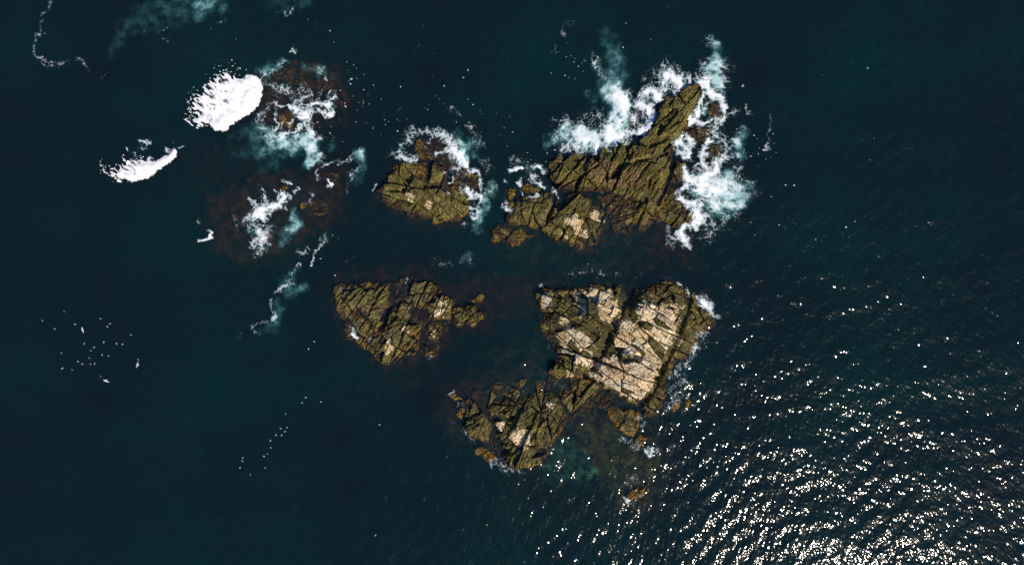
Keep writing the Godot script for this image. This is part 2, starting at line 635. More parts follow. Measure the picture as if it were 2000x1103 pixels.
# ------------------------------------------------------------------ the sea
func ripples() -> ImageTexture:
	# normal map of a 64 m square of wind ripples: many small wave trains that all fit the square
	var n := 1024
	var side := 64.0
	var g := RandomNumberGenerator.new()
	g.seed = 77
	var hgt := PackedFloat32Array()
	hgt.resize(n * n)
	for i in 46:
		var l := 0.5 * pow(8.0, pow(g.randf(), 1.5))
		var a := deg_to_rad(62.0) + g.randfn(0.0, 0.95)
		var kx := roundf(side / l * cos(a))
		var kz := roundf(side / l * sin(a))
		if kx == 0.0 and kz == 0.0: continue
		var kk := TAU * Vector2(kx, kz).length() / side
		var amp := 0.0295 / kk * g.randf_range(0.6, 1.3)
		var ph := g.randf() * TAU
		var cx := PackedFloat32Array()
		var sx := PackedFloat32Array()
		cx.resize(n)
		sx.resize(n)
		for x in n:
			cx[x] = amp * cos(TAU * kx * x / n + ph)
			sx[x] = amp * sin(TAU * kx * x / n + ph)
		for y in n:
			var c := cos(TAU * kz * y / n)
			var s := sin(TAU * kz * y / n)
			var r := y * n
			for x in n:
				hgt[r + x] += cx[x] * c - sx[x] * s
	var px := side / n
	var bytes := PackedByteArray()
	bytes.resize(n * n * 3)
	for y in n:
		var up := ((y + n - 1) % n) * n
		var dn := ((y + 1) % n) * n
		for x in n:
			var gx := (hgt[y * n + (x + 1) % n] - hgt[y * n + (x + n - 1) % n]) / (2.0 * px)
			var gy := (hgt[dn + x] - hgt[up + x]) / (2.0 * px)
			var v := Vector3(-gx, gy, 1.0).normalized()
			var k := (y * n + x) * 3
			bytes[k] = int(clampf(v.x * 0.5 + 0.5, 0, 1) * 255.0 + 0.5)
			bytes[k + 1] = int(clampf(v.y * 0.5 + 0.5, 0, 1) * 255.0 + 0.5)
			bytes[k + 2] = int(clampf(v.z * 0.5 + 0.5, 0, 1) * 255.0 + 0.5)
	return ImageTexture.create_from_image(Image.create_from_data(n, n, false, Image.FORMAT_RGB8, bytes))

func spread(reach: float, fine: float, step: float) -> PackedFloat32Array:
	var out := PackedFloat32Array()
	for x in [-reach, -reach * 0.6, -reach * 0.35]:
		out.append(x)
	var n := int(2.0 * fine / step)
	for i in n + 1:
		out.append(-fine + 2.0 * fine * i / n)
	for x in [reach * 0.35, reach * 0.6, reach]:
		out.append(x)
	return out

func sheet(xs: PackedFloat32Array, zs: PackedFloat32Array, high: Callable, tint: Callable, tile: float, tinted := true) -> ArrayMesh:
	var v := PackedVector3Array()
	var uv := PackedVector2Array()
	var c := PackedColorArray()
	var nx := xs.size()
	var nz := zs.size()
	for z in zs:
		for x in xs:
			v.append(Vector3(x, high.call(x, z), z))
			uv.append(Vector2(x, z) / tile)
	if tinted:
		for p in v:
			c.append(tint.call(p))
	var nrm := PackedVector3Array()
	for k in nz:
		for i in nx:
			var a := v[k * nx + maxi(i - 1, 0)]
			var b := v[k * nx + mini(i + 1, nx - 1)]
			var e := v[maxi(k - 1, 0) * nx + i]
			var f := v[mini(k + 1, nz - 1) * nx + i]
			nrm.append((f - e).cross(b - a).normalized())
	var idx := PackedInt32Array()
	for k in nz - 1:
		for i in nx - 1:
			var a := k * nx + i
			idx.append_array(PackedInt32Array([a, a + 1, a + nx + 1, a, a + nx + 1, a + nx]))
	var arr := []
	arr.resize(Mesh.ARRAY_MAX)
	arr[Mesh.ARRAY_VERTEX] = v
	arr[Mesh.ARRAY_NORMAL] = nrm
	arr[Mesh.ARRAY_TEX_UV] = uv
	if c.size(): arr[Mesh.ARRAY_COLOR] = c
	arr[Mesh.ARRAY_INDEX] = idx
	var mesh := ArrayMesh.new()
	mesh.add_surface_from_arrays(Mesh.PRIMITIVE_TRIANGLES, arr)
	return mesh

func plain_tint(_p: Vector3) -> Color:
	return Color.WHITE

func make_sea() -> void:
	var m := StandardMaterial3D.new()
	m.transparency = BaseMaterial3D.TRANSPARENCY_ALPHA
	m.albedo_color = SURFACE
	m.albedo_color.a = 0.36
	var drift := noise(61, 300.0, 4)
	var img := Image.create(512, 512, false, Image.FORMAT_RGBA8)
	for y in 512:
		for x in 512:
			# noise that closes on itself: a walk round two circles
			var n := 1.3 * drift.get_noise_3d(cos(TAU * x / 512.0) * 120.0, sin(TAU * x / 512.0) * 120.0, 90.0 * sin(TAU * y / 512.0) + 40.0 * cos(TAU * y / 512.0)) + 0.9 * drift.get_noise_3d(cos(TAU * y / 512.0) * 200.0 + 900.0, sin(TAU * y / 512.0) * 200.0, 160.0 * sin(TAU * x / 512.0))
			img.set_pixel(x, y, Color(clampf(0.8 - 0.15 * n, 0.0, 1.0), clampf(0.82 + 0.2 * n, 0.0, 1.0), clampf(0.86 + 0.12 * n, 0.0, 1.0), 1.0))
	m.albedo_texture = ImageTexture.create_from_image(img)
	m.roughness = SEA_ROUGH
	m.metallic_specular = 0.55
	m.normal_enabled = true
	m.normal_texture = ripples()
	m.normal_scale = 1.0
	var o := MeshInstance3D.new()
	o.name = numbered("sea")
	o.mesh = sheet(spread(900.0, 140.0, 0.6), spread(900.0, 85.0, 0.6), wave, plain_tint, 64.0, false)
	o.material_override = m
	add_child(o)
	tag(o, "dark blue green sea around the rocks", "sea", "", "structure")
	var under := StandardMaterial3D.new()
	under.transparency = BaseMaterial3D.TRANSPARENCY_ALPHA
	under.albedo_color = WATER
	under.albedo_color.a = 0.3
	under.roughness = 1.0
	under.specular_mode = BaseMaterial3D.SPECULAR_DISABLED
	for y in [-0.35, -0.75, -1.2, -1.75, -2.4, -3.2, -4.2]:
		var pl := PlaneMesh.new()
		pl.size = Vector2(1800, 1800)
		var q := part("water_depth", pl, under, o)
		q.position.y = y

func make_bed(reefs: Array) -> void:
	var step := 0.6
	var at := Vector2(-115, -70)
	var nx := int(230 / step) + 1
	var nz := int(140 / step) + 1
	var hgt := PackedFloat32Array()
	var kelp := PackedFloat32Array()
	hgt.resize(nx * nz)
	kelp.resize(nx * nz)
	for k in nz:
		for i in nx:
			hgt[k * nx + i] = -6.5 + 1.0 * n_big.get_noise_2d(i * step * 0.5, k * step * 0.5)
	var lay := func(poly: PackedVector2Array, crest: float, slope: float, growth: float) -> void:
		var reach := 6.0 / slope
		var r := box_of(poly).grow(minf(reach, 9.0))
		for k in range(maxi(0, int((r.position.y - at.y) / step)), mini(nz, int((r.end.y - at.y) / step) + 1)):
			for i in range(maxi(0, int((r.position.x - at.x) / step)), mini(nx, int((r.end.x - at.x) / step) + 1)):
				var p := at + Vector2(i, k) * step
				var q := p + 1.6 * Vector2(n_big.get_noise_2d(p.x * 2.0, p.y * 2.0), n_big.get_noise_2d(p.x * 2.0 + 60.0, p.y * 2.0))
				var s := inside_by(q, poly)
				var y := crest + (0.0 if s > 0.0 else s * slope) + (0.45 if growth < 2.0 else 0.8) * n_mid.get_noise_2d(p.x * 0.6, p.y * 0.6) + 0.3 * n_fine.get_noise_2d(p.x, p.y)
				if y > hgt[k * nx + i]:
					hgt[k * nx + i] = y
					kelp[k * nx + i] = growth
	for s in shores:
		lay.call(s[0], -0.45, 3.0 / s[1], 1.0)
	for q in reefs:
		lay.call(plan(q[0]), q[1], q[2], q[3])
	var xs := PackedFloat32Array()
	var zs := PackedFloat32Array()
	for i in nx: xs.append(at.x + i * step)
	for k in nz: zs.append(at.y + k * step)
	var high := func(x: float, z: float) -> float:
		return hgt[clampi(roundi((z - at.y) / step), 0, nz - 1) * nx + clampi(roundi((x - at.x) / step), 0, nx - 1)]
	var tint := func(p: Vector3) -> Color:
		var w := kelp[clampi(roundi((p.z - at.y) / step), 0, nz - 1) * nx + clampi(roundi((p.x - at.x) / step), 0, nx - 1)]
		var nm := n_mid.get_noise_2d(p.x * 0.7, p.z * 0.7)
		var nf := n_fine.get_noise_2d(p.x * 0.9, p.z * 0.9)
		if w >= 3.0:
			return Color(0.08, 0.25, 0.15) * (0.8 + 0.9 * nm + 0.8 * nf)
		if w >= 2.0:
			return Color(0.1, 0.095, 0.03) * (0.8 + 0.7 * nm + 0.6 * nf)
		if w >= 1.0:
			return Color(0.062, 0.031, 0.014).lerp(Color(0.016, 0.012, 0.009), clampf(0.5 + 1.2 * nm + 0.8 * nf, 0.0, 1.0))
		return Color(0.03, 0.05, 0.05)
	var o := MeshInstance3D.new()
	o.name = numbered("seabed")
	o.mesh = sheet(xs, zs, high, tint, 10.0)
	o.material_override = M.bed
	add_child(o)
	tag(o, "weedy brown sea bed rising to the rocks", "sea bed", "", "structure")
	var flat := PlaneMesh.new()
	flat.size = Vector2(1800, 1800)
	var deep := StandardMaterial3D.new()
	deep.albedo_color = srgb(0.02, 0.035, 0.04)
	deep.roughness = 1.0
	var f := part("deep_floor", flat, deep, o)
	f.position.y = -8.0

var WATER := srgb(0.004, 0.0182, 0.0198)
var SURFACE := srgb(0.0075, 0.0275, 0.028)
const SEA_ROUGH := 0.095

func _ready() -> void:
	# camera, sky, sun, exposure
	var cam := Camera3D.new()
	cam.name = "camera"
	cam.position = Vector3(0, 120, 0)
	cam.rotation_degrees = Vector3(-90, 0, 0)
	cam.fov = rad_to_deg(2.0 * atan(55.15 / 120.0))
	cam.far = 3000.0
	cam.current = true
	add_child(cam)
	var env := Environment.new()
	env.background_mode = Environment.BG_SKY
	var sky := ProceduralSkyMaterial.new()
	sky.sky_top_color = Color(0.2, 0.36, 0.62)
	sky.sky_horizon_color = Color(0.55, 0.66, 0.78)
	sky.sky_curve = 0.12
	sky.ground_bottom_color = Color(0.05, 0.12, 0.16)
	sky.ground_horizon_color = Color(0.3, 0.4, 0.5)
	sky.sun_angle_max = 60.0
	sky.sun_curve = 0.18
	env.sky = Sky.new()
	env.sky.sky_material = sky
	env.tonemap_mode = Environment.TONE_MAPPER_LINEAR
	env.tonemap_exposure = 1.22
	env.sdfgi_enabled = true
	env.ssao_enabled = true
	env.ssil_enabled = true
	var we := WorldEnvironment.new()
	we.name = "world_environment"
	we.environment = env
	add_child(we)
	var sun := DirectionalLight3D.new()
	sun.name = "sun"
	sun.light_energy = 1.5
	sun.light_color = Color(1.0, 0.955, 0.88)
	sun.light_angular_distance = 0.5
	sun.shadow_enabled = true
	add_child(sun)
	var to_sun := Vector3(0.7, 1.0, 0.714).normalized()     # south-east, 45 degrees up
	sun.look_at_from_position(to_sun * 300.0, Vector3.ZERO, Vector3.UP)

	swell = noise(1, 15.0, 2)
	chop = noise(2, 4.0, 2)
	n_warp = noise(3, 7.0, 2)
	n_mid = noise(4, 1.7, 3)
	n_fine = noise(5, 0.55, 2)
	n_big = noise(6, 6.0, 2)
	tops.resize(FIELD_X * FIELD_Z)
	tops.fill(-9.0)
	rng.seed = 5
	make_materials()
	make_sea()
	make_rocks()
	make_bed(REEFS)
	make_whitewater()
	make_birds()

# reef: outline, depth of its crest, slope, growth (1 brown kelp, 2 olive weed, 3 green weed on sand)
const REEFS := [
	[[345, 290, 400, 280, 470, 260, 520, 280, 500, 330, 430, 370, 380, 365, 340, 330], -1.6, 0.5, 1.0],
	[[400, 385, 450, 365, 500, 345, 560, 335, 580, 360, 600, 330, 660, 320, 665, 360, 650, 420, 610, 440, 570, 470, 520, 495, 450, 500, 410, 470], -0.5, 0.6, 1.0],
	[[505, 150, 540, 130, 600, 120, 645, 130, 665, 180, 655, 220, 600, 235, 590, 260, 540, 270, 510, 240, 500, 200], -0.35, 0.6, 1.0],
	[[250, 70, 330, 50, 420, 60, 540, 55, 640, 60, 690, 90, 690, 130, 640, 110, 540, 110, 480, 130, 400, 110, 280, 110], -2.3, 0.5, 1.0],
	[[650, 540, 720, 530, 800, 520, 860, 550, 950, 560, 1050, 540, 1060, 600, 980, 610, 950, 640, 880, 640, 850, 690, 780, 720, 720, 690, 670, 650, 650, 600], -0.75, 0.6, 1.0],
	[[900, 540, 1000, 535, 1080, 545, 1060, 570, 1000, 575, 900, 575], -0.8, 0.6, 1.0],
	[[960, 470, 1060, 470, 1200, 490, 1300, 470, 1340, 480, 1300, 520, 1150, 525, 1000, 520], -1.9, 0.5, 2.0],
	[[1180, 400, 1240, 410, 1250, 450, 1220, 490, 1180, 480, 1170, 450], -0.9, 0.6, 1.0],
	[[870, 750, 960, 730, 1060, 690, 1100, 740, 1150, 760, 1200, 790, 1180, 830, 1120, 830, 1060, 800, 960, 800, 890, 860, 860, 800], -0.7, 0.6, 1.0],
	[[960, 690, 1050, 670, 1060, 720, 1000, 740], -1.4, 0.5, 2.0],
	[[1120, 800, 1180, 780, 1250, 850, 1290, 900, 1260, 990, 1220, 990, 1180, 920, 1130, 860], -0.75, 0.5, 2.0],
	[[1070, 855, 1105, 845, 1140, 870, 1160, 900, 1190, 920, 1150, 930, 1080, 930, 1060, 910], -1.1, 0.5, 3.0],
	[[1000, 930, 1180, 930, 1200, 1000, 1100, 1040, 960, 1020], -2.6, 0.5, 2.0],
	[[255, 690, 300, 690, 340, 760, 350, 860, 300, 960, 240, 900, 260, 800], -2.6, 0.5, 1.0],
	[[1380, 760, 1430, 770, 1440, 810, 1400, 830, 1370, 800], -1.8, 0.5, 1.0],
	[[1500, 820, 1530, 810, 1535, 840, 1505, 850], -2.0, 0.5, 1.0],
	[[720, 670, 800, 700, 860, 670, 850, 730, 780, 760, 730, 730], -1.6, 0.5, 1.0],
	[[1280, 440, 1340, 450, 1350, 500, 1290, 490, 1240, 480], -0.7, 0.5, 1.0],
]

func make_rocks() -> void:
	# the pale islet
	make_rock({"name": "rock_islet", "label": "largest bare islet of pale tan cracked granite with olive weed edges", "category": "islet", "seed": 101,
		"outline": [1043, 568, 1062, 562, 1085, 566, 1108, 560, 1125, 558, 1148, 557, 1162, 554, 1182, 558, 1200, 562, 1222, 559, 1235, 566, 1250, 567, 1262, 562, 1275, 556, 1290, 550, 1310, 546, 1324, 551, 1334, 562, 1346, 574, 1358, 573, 1361, 586, 1373, 600, 1386, 614, 1398, 621, 1391, 641, 1377, 648, 1362, 665, 1355, 681, 1345, 691, 1334, 704, 1316, 713, 1306, 728, 1294, 744, 1300, 760, 1299, 778, 1290, 792, 1283, 808, 1270, 815, 1256, 806, 1243, 790, 1224, 780, 1204, 772, 1188, 762, 1170, 755, 1156, 742, 1144, 728, 1130, 742, 1112, 745, 1098, 738, 1082, 737, 1071, 729, 1070, 715, 1080, 703, 1094, 702, 1088, 686, 1074, 671, 1062, 657, 1053, 645, 1052, 630, 1060, 618, 1057, 600, 1047, 588],
		"high": 3.2, "depth": 7.0, "long": 2.7, "wide": 1.15, "turn": 30.0, "gap": 0.075, "uneven": 0.26, "rough": 0.17, "reach": 4.0, "piece": "slab",
		"bumps": [[1255, 600, 28, 1.6], [1155, 605, 24, 0.9], [1225, 740, 60, 0.8], [1120, 670, 40, 0.5]],
		"pale": [[1112, 577, 1125, 566, 1140, 572, 1150, 562, 1165, 558, 1180, 560, 1196, 572, 1191, 585, 1205, 590, 1212, 600, 1196, 622, 1176, 635, 1160, 626, 1150, 622, 1136, 612, 1124, 602, 1118, 588],
			[1082, 652, 1098, 640, 1112, 636, 1128, 646, 1150, 658, 1168, 680, 1161, 700, 1150, 711, 1135, 706, 1118, 696, 1100, 682, 1088, 668],
			[1238, 592, 1262, 588, 1282, 600, 1298, 588, 1312, 605, 1321, 622, 1318, 642, 1309, 662, 1301, 682, 1296, 702, 1286, 719, 1265, 712, 1245, 698, 1228, 690, 1214, 692, 1196, 672, 1199, 650, 1206, 632, 1218, 625, 1236, 630, 1246, 614],
			[1150, 713, 1168, 704, 1186, 694, 1202, 692, 1226, 706, 1250, 706, 1276, 716, 1284, 722, 1276, 741, 1262, 760, 1250, 779, 1238, 772, 1224, 775, 1205, 766, 1190, 754, 1172, 746, 1158, 735],
			[1105, 722, 1121, 721, 1119, 739, 1107, 742], [1305, 588, 1322, 590, 1330, 603, 1318, 610, 1304, 604], [1311, 654, 1328, 655, 1326, 672, 1312, 670], [1062, 578, 1072, 572, 1070, 600, 1060, 596], [1094, 618, 1110, 612, 1104, 634, 1092, 632]],
		"warm": [[1268, 570, 1290, 560, 1302, 574, 1296, 592, 1278, 592], [1200, 620, 1226, 610, 1230, 640, 1206, 650]],
		"gullies": [[[1222, 562, 1206, 608, 1188, 640, 1172, 680, 1156, 712], 13, 1.1], [[1345, 585, 1328, 630, 1306, 690, 1290, 722, 1262, 775, 1248, 790], 9, 1.0], [[1108, 580, 1124, 612, 1150, 634, 1178, 652], 12, 0.8], [[1228, 566, 1232, 592], 12, 1.6], [[1085, 640, 1130, 625], 10, 0.6], [[1215, 700, 1245, 690], 7, 0.9]],
		"ochre": 0.42})
	# olive south islet and the rocks round it
	make_rock({"name": "rock_islet", "label": "low olive islet with one pale scar, south-west of the pale islet", "category": "islet", "seed": 102,
		"outline": [905, 830, 912, 806, 900, 790, 914, 772, 936, 762, 958, 752, 985, 744, 1010, 740, 1036, 746, 1062, 742, 1090, 738, 1124, 737, 1152, 743, 1190, 760, 1200, 782, 1176, 796, 1150, 800, 1128, 808, 1112, 824, 1098, 842, 1088, 858, 1074, 872, 1067, 890, 1061, 902, 1045, 909, 1030, 913, 1010, 911, 990, 903, 976, 890, 958, 872, 936, 860, 915, 848],
		"high": 0.15, "depth": 3.0, "awash": true, "long": 2.8, "wide": 1.5, "turn": -54.0, "gap": 0.09, "uneven": 0.3, "rough": 0.22, "reach": 4.0, "algae": Color(0.12, 0.106, 0.036),
		"bumps": [[935, 835, 32, 1.3], [972, 806, 26, 0.9], [1006, 796, 34, 1.0], [1050, 800, 40, 1.1], [1090, 788, 30, 0.8], [1018, 850, 56, 1.5], [1064, 836, 40, 1.1], [1008, 892, 40, 1.1], [1046, 892, 24, 0.9], [1124, 772, 28, 0.6]],
		"pale": [[1010, 836, 1022, 842, 1036, 850, 1034, 868, 1016, 878, 1006, 868, 1000, 850], [966, 826, 982, 828, 976, 838, 966, 836], [1068, 788, 1076, 788, 1074, 796, 1067, 796]],
		"gullies": [[[950, 805, 968, 850, 980, 885], 8, 0.8], [[1040, 800, 1062, 826], 6, 0.6], [[985, 880, 1004, 876], 9, 0.9], [[1040, 885, 1062, 880], 9, 0.9], [[965, 815, 1000, 815], 8, 0.8]],
		"ochre": 0.22})
	make_rock({"name": "weedy_rock", "label": "olive wedge rock edged in ochre weed, south of the pale islet", "category": "rock", "seed": 103,
		"outline": [1175, 795, 1186, 793, 1200, 793, 1220, 800, 1236, 802, 1246, 808, 1251, 820, 1247, 834, 1237, 852, 1220, 846, 1200, 828, 1184, 810],
		"high": 1.0, "depth": 2.2, "long": 3.0, "wide": 2.2, "turn": 35.0, "gap": 0.05, "uneven": 0.12, "rough": 0.14, "reach": 3.0, "ochre": 0.7, "algae": Color(0.095, 0.085, 0.032)})
	make_rock({"name": "weedy_rock", "label": "small round ochre rock at the tip of the olive wedge", "category": "rock", "seed": 104,
		"outline": [1238, 855, 1246, 848, 1258, 850, 1263, 860, 1258, 870, 1247, 874, 1238, 868],
		"high": 0.6, "depth": 1.0, "long": 1.8, "wide": 1.4, "turn": 20.0, "uneven": 0.1, "reach": 2.5, "ochre": 1.0})
	make_rock({"name": "weedy_rock", "label": "ochre weed rock, left one of the pair off the pale islet", "category": "rock", "seed": 105,
		"outline": [1309, 790, 1318, 783, 1330, 783, 1329, 794, 1322, 803, 1312, 801],
		"high": 0.5, "depth": 1.0, "long": 1.6, "wide": 1.2, "turn": -30.0, "uneven": 0.1, "reach": 2.0, "ochre": 1.0})
	make_rock({"name": "weedy_rock", "label": "ochre weed rock, right one of the pair off the pale islet", "category": "rock", "seed": 106,
		"outline": [1334, 786, 1342, 779, 1352, 782, 1350, 792, 1342, 797, 1335, 795],
		"high": 0.5, "depth": 0.9, "long": 1.5, "wide": 1.2, "turn": -40.0, "uneven": 0.1, "reach": 2.0, "ochre": 1.0})
	make_rock({"name": "weedy_rock", "label": "southernmost small ochre rock awash in glitter", "category": "rock", "seed": 107,
		"outline": [1222, 970, 1232, 962, 1240, 955, 1252, 956, 1262, 950, 1258, 962, 1246, 972, 1238, 980, 1226, 982],
		"high": 0.35, "depth": 0.9, "long": 1.6, "wide": 1.2, "turn": -35.0, "uneven": 0.1, "reach": 3.0, "ochre": 1.0})
	make_rock({"name": "weedy_rock", "label": "small ochre sliver of rock west of the low olive islet", "category": "rock", "seed": 108,
		"outline": [875, 769, 884, 768, 900, 774, 904, 783, 890, 783, 878, 777], "high": 0.4, "depth": 0.8, "long": 1.5, "wide": 1.0, "turn": 20.0, "uneven": 0.1, "reach": 2.5, "ochre": 1.0})
	make_rock({"name": "weedy_rock", "label": "small ochre knob of rock beside the low olive islet's west side", "category": "rock", "seed": 109,
		"outline": [889, 800, 898, 796, 907, 802, 905, 814, 896, 818, 890, 810], "high": 0.4, "depth": 0.8, "long": 1.4, "wide": 1.0, "turn": 60.0, "uneven": 0.1, "reach": 2.5, "ochre": 0.8})
	make_rock({"name": "weedy_rock", "label": "low ochre ledge off the south-west corner of the low olive islet", "category": "rock", "seed": 110,
		"outline": [926, 877, 938, 873, 952, 878, 968, 886, 968, 900, 956, 903, 940, 894, 930, 886], "high": 0.5, "depth": 1.0, "long": 2.0, "wide": 1.2, "turn": 35.0, "uneven": 0.12, "reach": 2.5, "ochre": 0.9})
	# western rocks
	make_rock({"name": "rock_islet", "label": "broken dark weedy islet with olive outcrops, west of the pale islet", "category": "islet", "seed": 111,
		"outline": [650, 566, 668, 552, 700, 553, 735, 551, 765, 556, 785, 545, 802, 541, 816, 549, 838, 551, 862, 565, 884, 580, 886, 605, 880, 630, 866, 652, 860, 680, 843, 700, 816, 690, 797, 695, 776, 711, 750, 712, 730, 695, 712, 680, 690, 668, 674, 650, 668, 625, 655, 600],
		"high": 0.1, "depth": 2.5, "awash": true, "long": 2.4, "wide": 1.3, "turn": -52.0, "gap": 0.1, "uneven": 0.3, "rough": 0.24, "reach": 4.0, "ochre": 0.42, "algae": Color(0.15, 0.128, 0.048),
		"bumps": [[698, 580, 26, 1.1], [728, 590, 28, 1.3], [750, 572, 18, 1.2], [790, 604, 20, 1.2], [786, 640, 26, 1.5], [762, 672, 28, 1.7], [800, 650, 18, 1.0], [820, 576, 28, 1.2], [860, 602, 28, 1.6], [844, 648, 22, 1.4]],
		"gullies": [[[764, 560, 764, 590, 752, 620, 745, 640], 10, 0.9], [[806, 606, 830, 612, 828, 640, 822, 690], 9, 0.9]],
		"pale": [[756, 666, 766, 662, 770, 680, 758, 686], [786, 640, 796, 640, 792, 652, 784, 650], [857, 588, 866, 586, 868, 594, 858, 596], [852, 606, 864, 606, 860, 618, 852, 614], [838, 646, 852, 644, 850, 656, 840, 656]]})
	make_rock({"name": "weedy_rock", "label": "oval speckled olive rock standing apart east of the western rocks", "category": "rock", "seed": 116,
		"outline": [882, 604, 894, 598, 908, 601, 924, 597, 940, 603, 946, 612, 938, 628, 928, 637, 908, 634, 895, 637, 884, 627], "high": 1.1, "depth": 1.7, "long": 1.8, "wide": 1.2, "turn": -45.0, "gap": 0.08, "uneven": 0.26, "rough": 0.26, "reach": 4.0, "ochre": 0.35})
	make_rock({"name": "weedy_rock", "label": "small rusty rock just north of the oval speckled rock", "category": "rock", "seed": 117,
		"outline": [922, 580, 934, 574, 944, 579, 942, 591, 930, 594, 921, 589], "high": 0.35, "depth": 0.9, "long": 1.4, "wide": 1.0, "turn": 20.0, "uneven": 0.14, "reach": 3.0, "ochre": 0.7})
	# middle north islet
	make_rock({"name": "rock_islet", "label": "lens shaped olive islet with a rusty south rim and foam along its north side", "category": "islet", "seed": 118,
		"outline": [736, 371, 749, 362, 759, 347, 765, 331, 768, 317, 784, 313, 808, 314, 822, 318, 842, 314, 862, 322, 874, 338, 878, 360, 896, 366, 908, 374, 917, 386, 916, 404, 909, 417, 895, 428, 872, 433, 852, 436, 837, 430, 822, 424, 791, 419, 772, 410, 753, 397, 744, 382],
		"high": 2.0, "depth": 5.5, "long": 3.8, "wide": 2.0, "turn": 30.0, "gap": 0.06, "uneven": 0.2, "rough": 0.2, "reach": 4.0, "ochre": 0.28, "algae": Color(0.135, 0.118, 0.03),
		"pale": [[803, 386, 811, 386, 810, 394, 803, 394], [833, 394, 842, 396, 846, 404, 836, 404]],
		"gullies": [[[840, 312, 836, 345, 826, 366, 856, 362], 8, 1.1], [[790, 372, 826, 366, 842, 386, 856, 420], 5, 0.6], [[760, 372, 800, 376], 5, 0.5]]})
	make_rock({"name": "weedy_rock", "label": "dark wet rock under foam at the north end of the lens shaped islet", "category": "rock", "seed": 119, "mossy": false,
		"outline": [805, 297, 807, 275, 822, 265, 841, 270, 864, 281, 876, 296, 890, 315, 884, 328, 868, 326, 846, 312, 824, 315, 808, 310],
		"high": 0.35, "awash": true, "depth": 2.0, "long": 2.4, "wide": 1.5, "turn": 25.0, "uneven": 0.2, "rough": 0.22, "reach": 3.0, "ochre": 0.1, "algae": Color(0.06, 0.042, 0.02)})
	make_rock({"name": "weedy_rock", "label": "dark wet rock veiled with foam at the east end of the lens shaped islet", "category": "rock", "seed": 120, "mossy": false,
		"outline": [880, 348, 896, 332, 914, 330, 930, 338, 938, 354, 940, 372, 926, 374, 910, 370, 884, 362],
		"high": 0.2, "awash": true, "depth": 2.0, "long": 2.4, "wide": 1.5, "turn": -35.0, "uneven": 0.16, "rough": 0.2, "reach": 3.0, "ochre": 0.1, "algae": Color(0.06, 0.042, 0.022)})
	# north-east islet
	make_rock({"name": "rock_islet", "label": "long olive islet in breaking surf, north-east, ribbed with slanting joints", "category": "islet", "seed": 121,
		"outline": [1071, 340, 1073, 318, 1084, 302, 1097, 298, 1104, 310, 1119, 300, 1143, 291, 1152, 306, 1170, 291, 1185, 274, 1199, 282, 1218, 272, 1236, 277, 1262, 256, 1267, 232, 1282, 213, 1293, 201, 1300, 188, 1316, 183, 1330, 182, 1340, 171, 1360, 170, 1374, 182, 1368, 206, 1358, 232, 1352, 246, 1336, 264, 1322, 280, 1315, 296, 1317, 318, 1312, 345, 1312, 362, 1306, 385, 1292, 410, 1272, 428, 1264, 452, 1254, 455, 1240, 447, 1231, 434, 1242, 412, 1226, 398, 1210, 386, 1192, 377, 1168, 376, 1140, 372, 1112, 372, 1092, 368, 1078, 356],
		"high": 2.6, "depth": 5.0, "long": 4.2, "wide": 2.1, "turn": -58.0, "gap": 0.08, "uneven": 0.24, "rough": 0.22, "reach": 4.0, "ochre": 0.2, "algae": Color(0.145, 0.122, 0.026),
		"warm": [[1135, 318, 1180, 310, 1212, 330, 1248, 335, 1250, 365, 1215, 372, 1180, 366, 1150, 350]],
		"gullies": [[[1152, 304, 1136, 340, 1122, 370], 6, 1.0], [[1318, 300, 1308, 350, 1284, 400], 5, 1.0], [[1210, 330, 1240, 318, 1300, 300], 6, 0.7], [[1192, 350, 1216, 330, 1230, 300], 5, 0.9], [[1265, 350, 1262, 380, 1244, 405], 5, 0.8], [[1236, 278, 1270, 285, 1300, 270], 7, 0.7]]})
	make_rock({"name": "weedy_rock", "label": "low dark brown weedy shelf in the shaded bay between the long and blocky islets", "category": "rock", "seed": 141, "mossy": false,
		"outline": [1164, 380, 1200, 378, 1232, 396, 1250, 418, 1240, 442, 1222, 456, 1200, 452, 1188, 430, 1176, 408], "high": 0.25, "depth": 2.0, "long": 2.6, "wide": 1.5, "turn": -40.0, "uneven": 0.15, "rough": 0.22, "reach": 3.0, "ochre": 0.05, "algae": Color(0.07, 0.05, 0.022)})
	make_rock({"name": "weedy_rock", "label": "squarish olive rock between surf and the long islet's east side", "category": "rock", "seed": 122,
		"outline": [1319, 316, 1336, 314, 1343, 336, 1332, 353, 1312, 360, 1309, 348], "high": 1.4, "depth": 2.0, "long": 2.8, "wide": 1.8, "turn": -60.0, "uneven": 0.16, "rough": 0.2, "reach": 3.0, "ochre": 0.1, "algae": Color(0.13, 0.11, 0.028)})
	make_rock({"name": "weedy_rock", "label": "dark foot of rock with ochre tips south-east of the long islet", "category": "rock", "seed": 123,
		"outline": [1300, 384, 1308, 366, 1320, 372, 1333, 373, 1328, 392, 1341, 401, 1360, 422, 1362, 434, 1346, 438, 1325, 444, 1308, 442, 1296, 431, 1284, 434, 1275, 428, 1286, 410],
		"high": 1.2, "depth": 2.6, "long": 3.0, "wide": 1.8, "turn": -55.0, "uneven": 0.2, "rough": 0.22, "reach": 3.5, "ochre": 0.4, "algae": Color(0.09, 0.078, 0.024)})
	make_rock({"name": "weedy_rock", "label": "brown wave-washed rock beside the triangular foam pool", "category": "rock", "seed": 124, "mossy": false,
		"outline": [1348, 252, 1362, 246, 1384, 250, 1388, 264, 1380, 278, 1362, 278, 1344, 272, 1342, 262], "high": 0.9, "depth": 1.8, "long": 2.6, "wide": 1.7, "turn": 25.0, "uneven": 0.14, "rough": 0.2, "reach": 3.0, "ochre": 0.0, "algae": Color(0.1, 0.07, 0.025)})
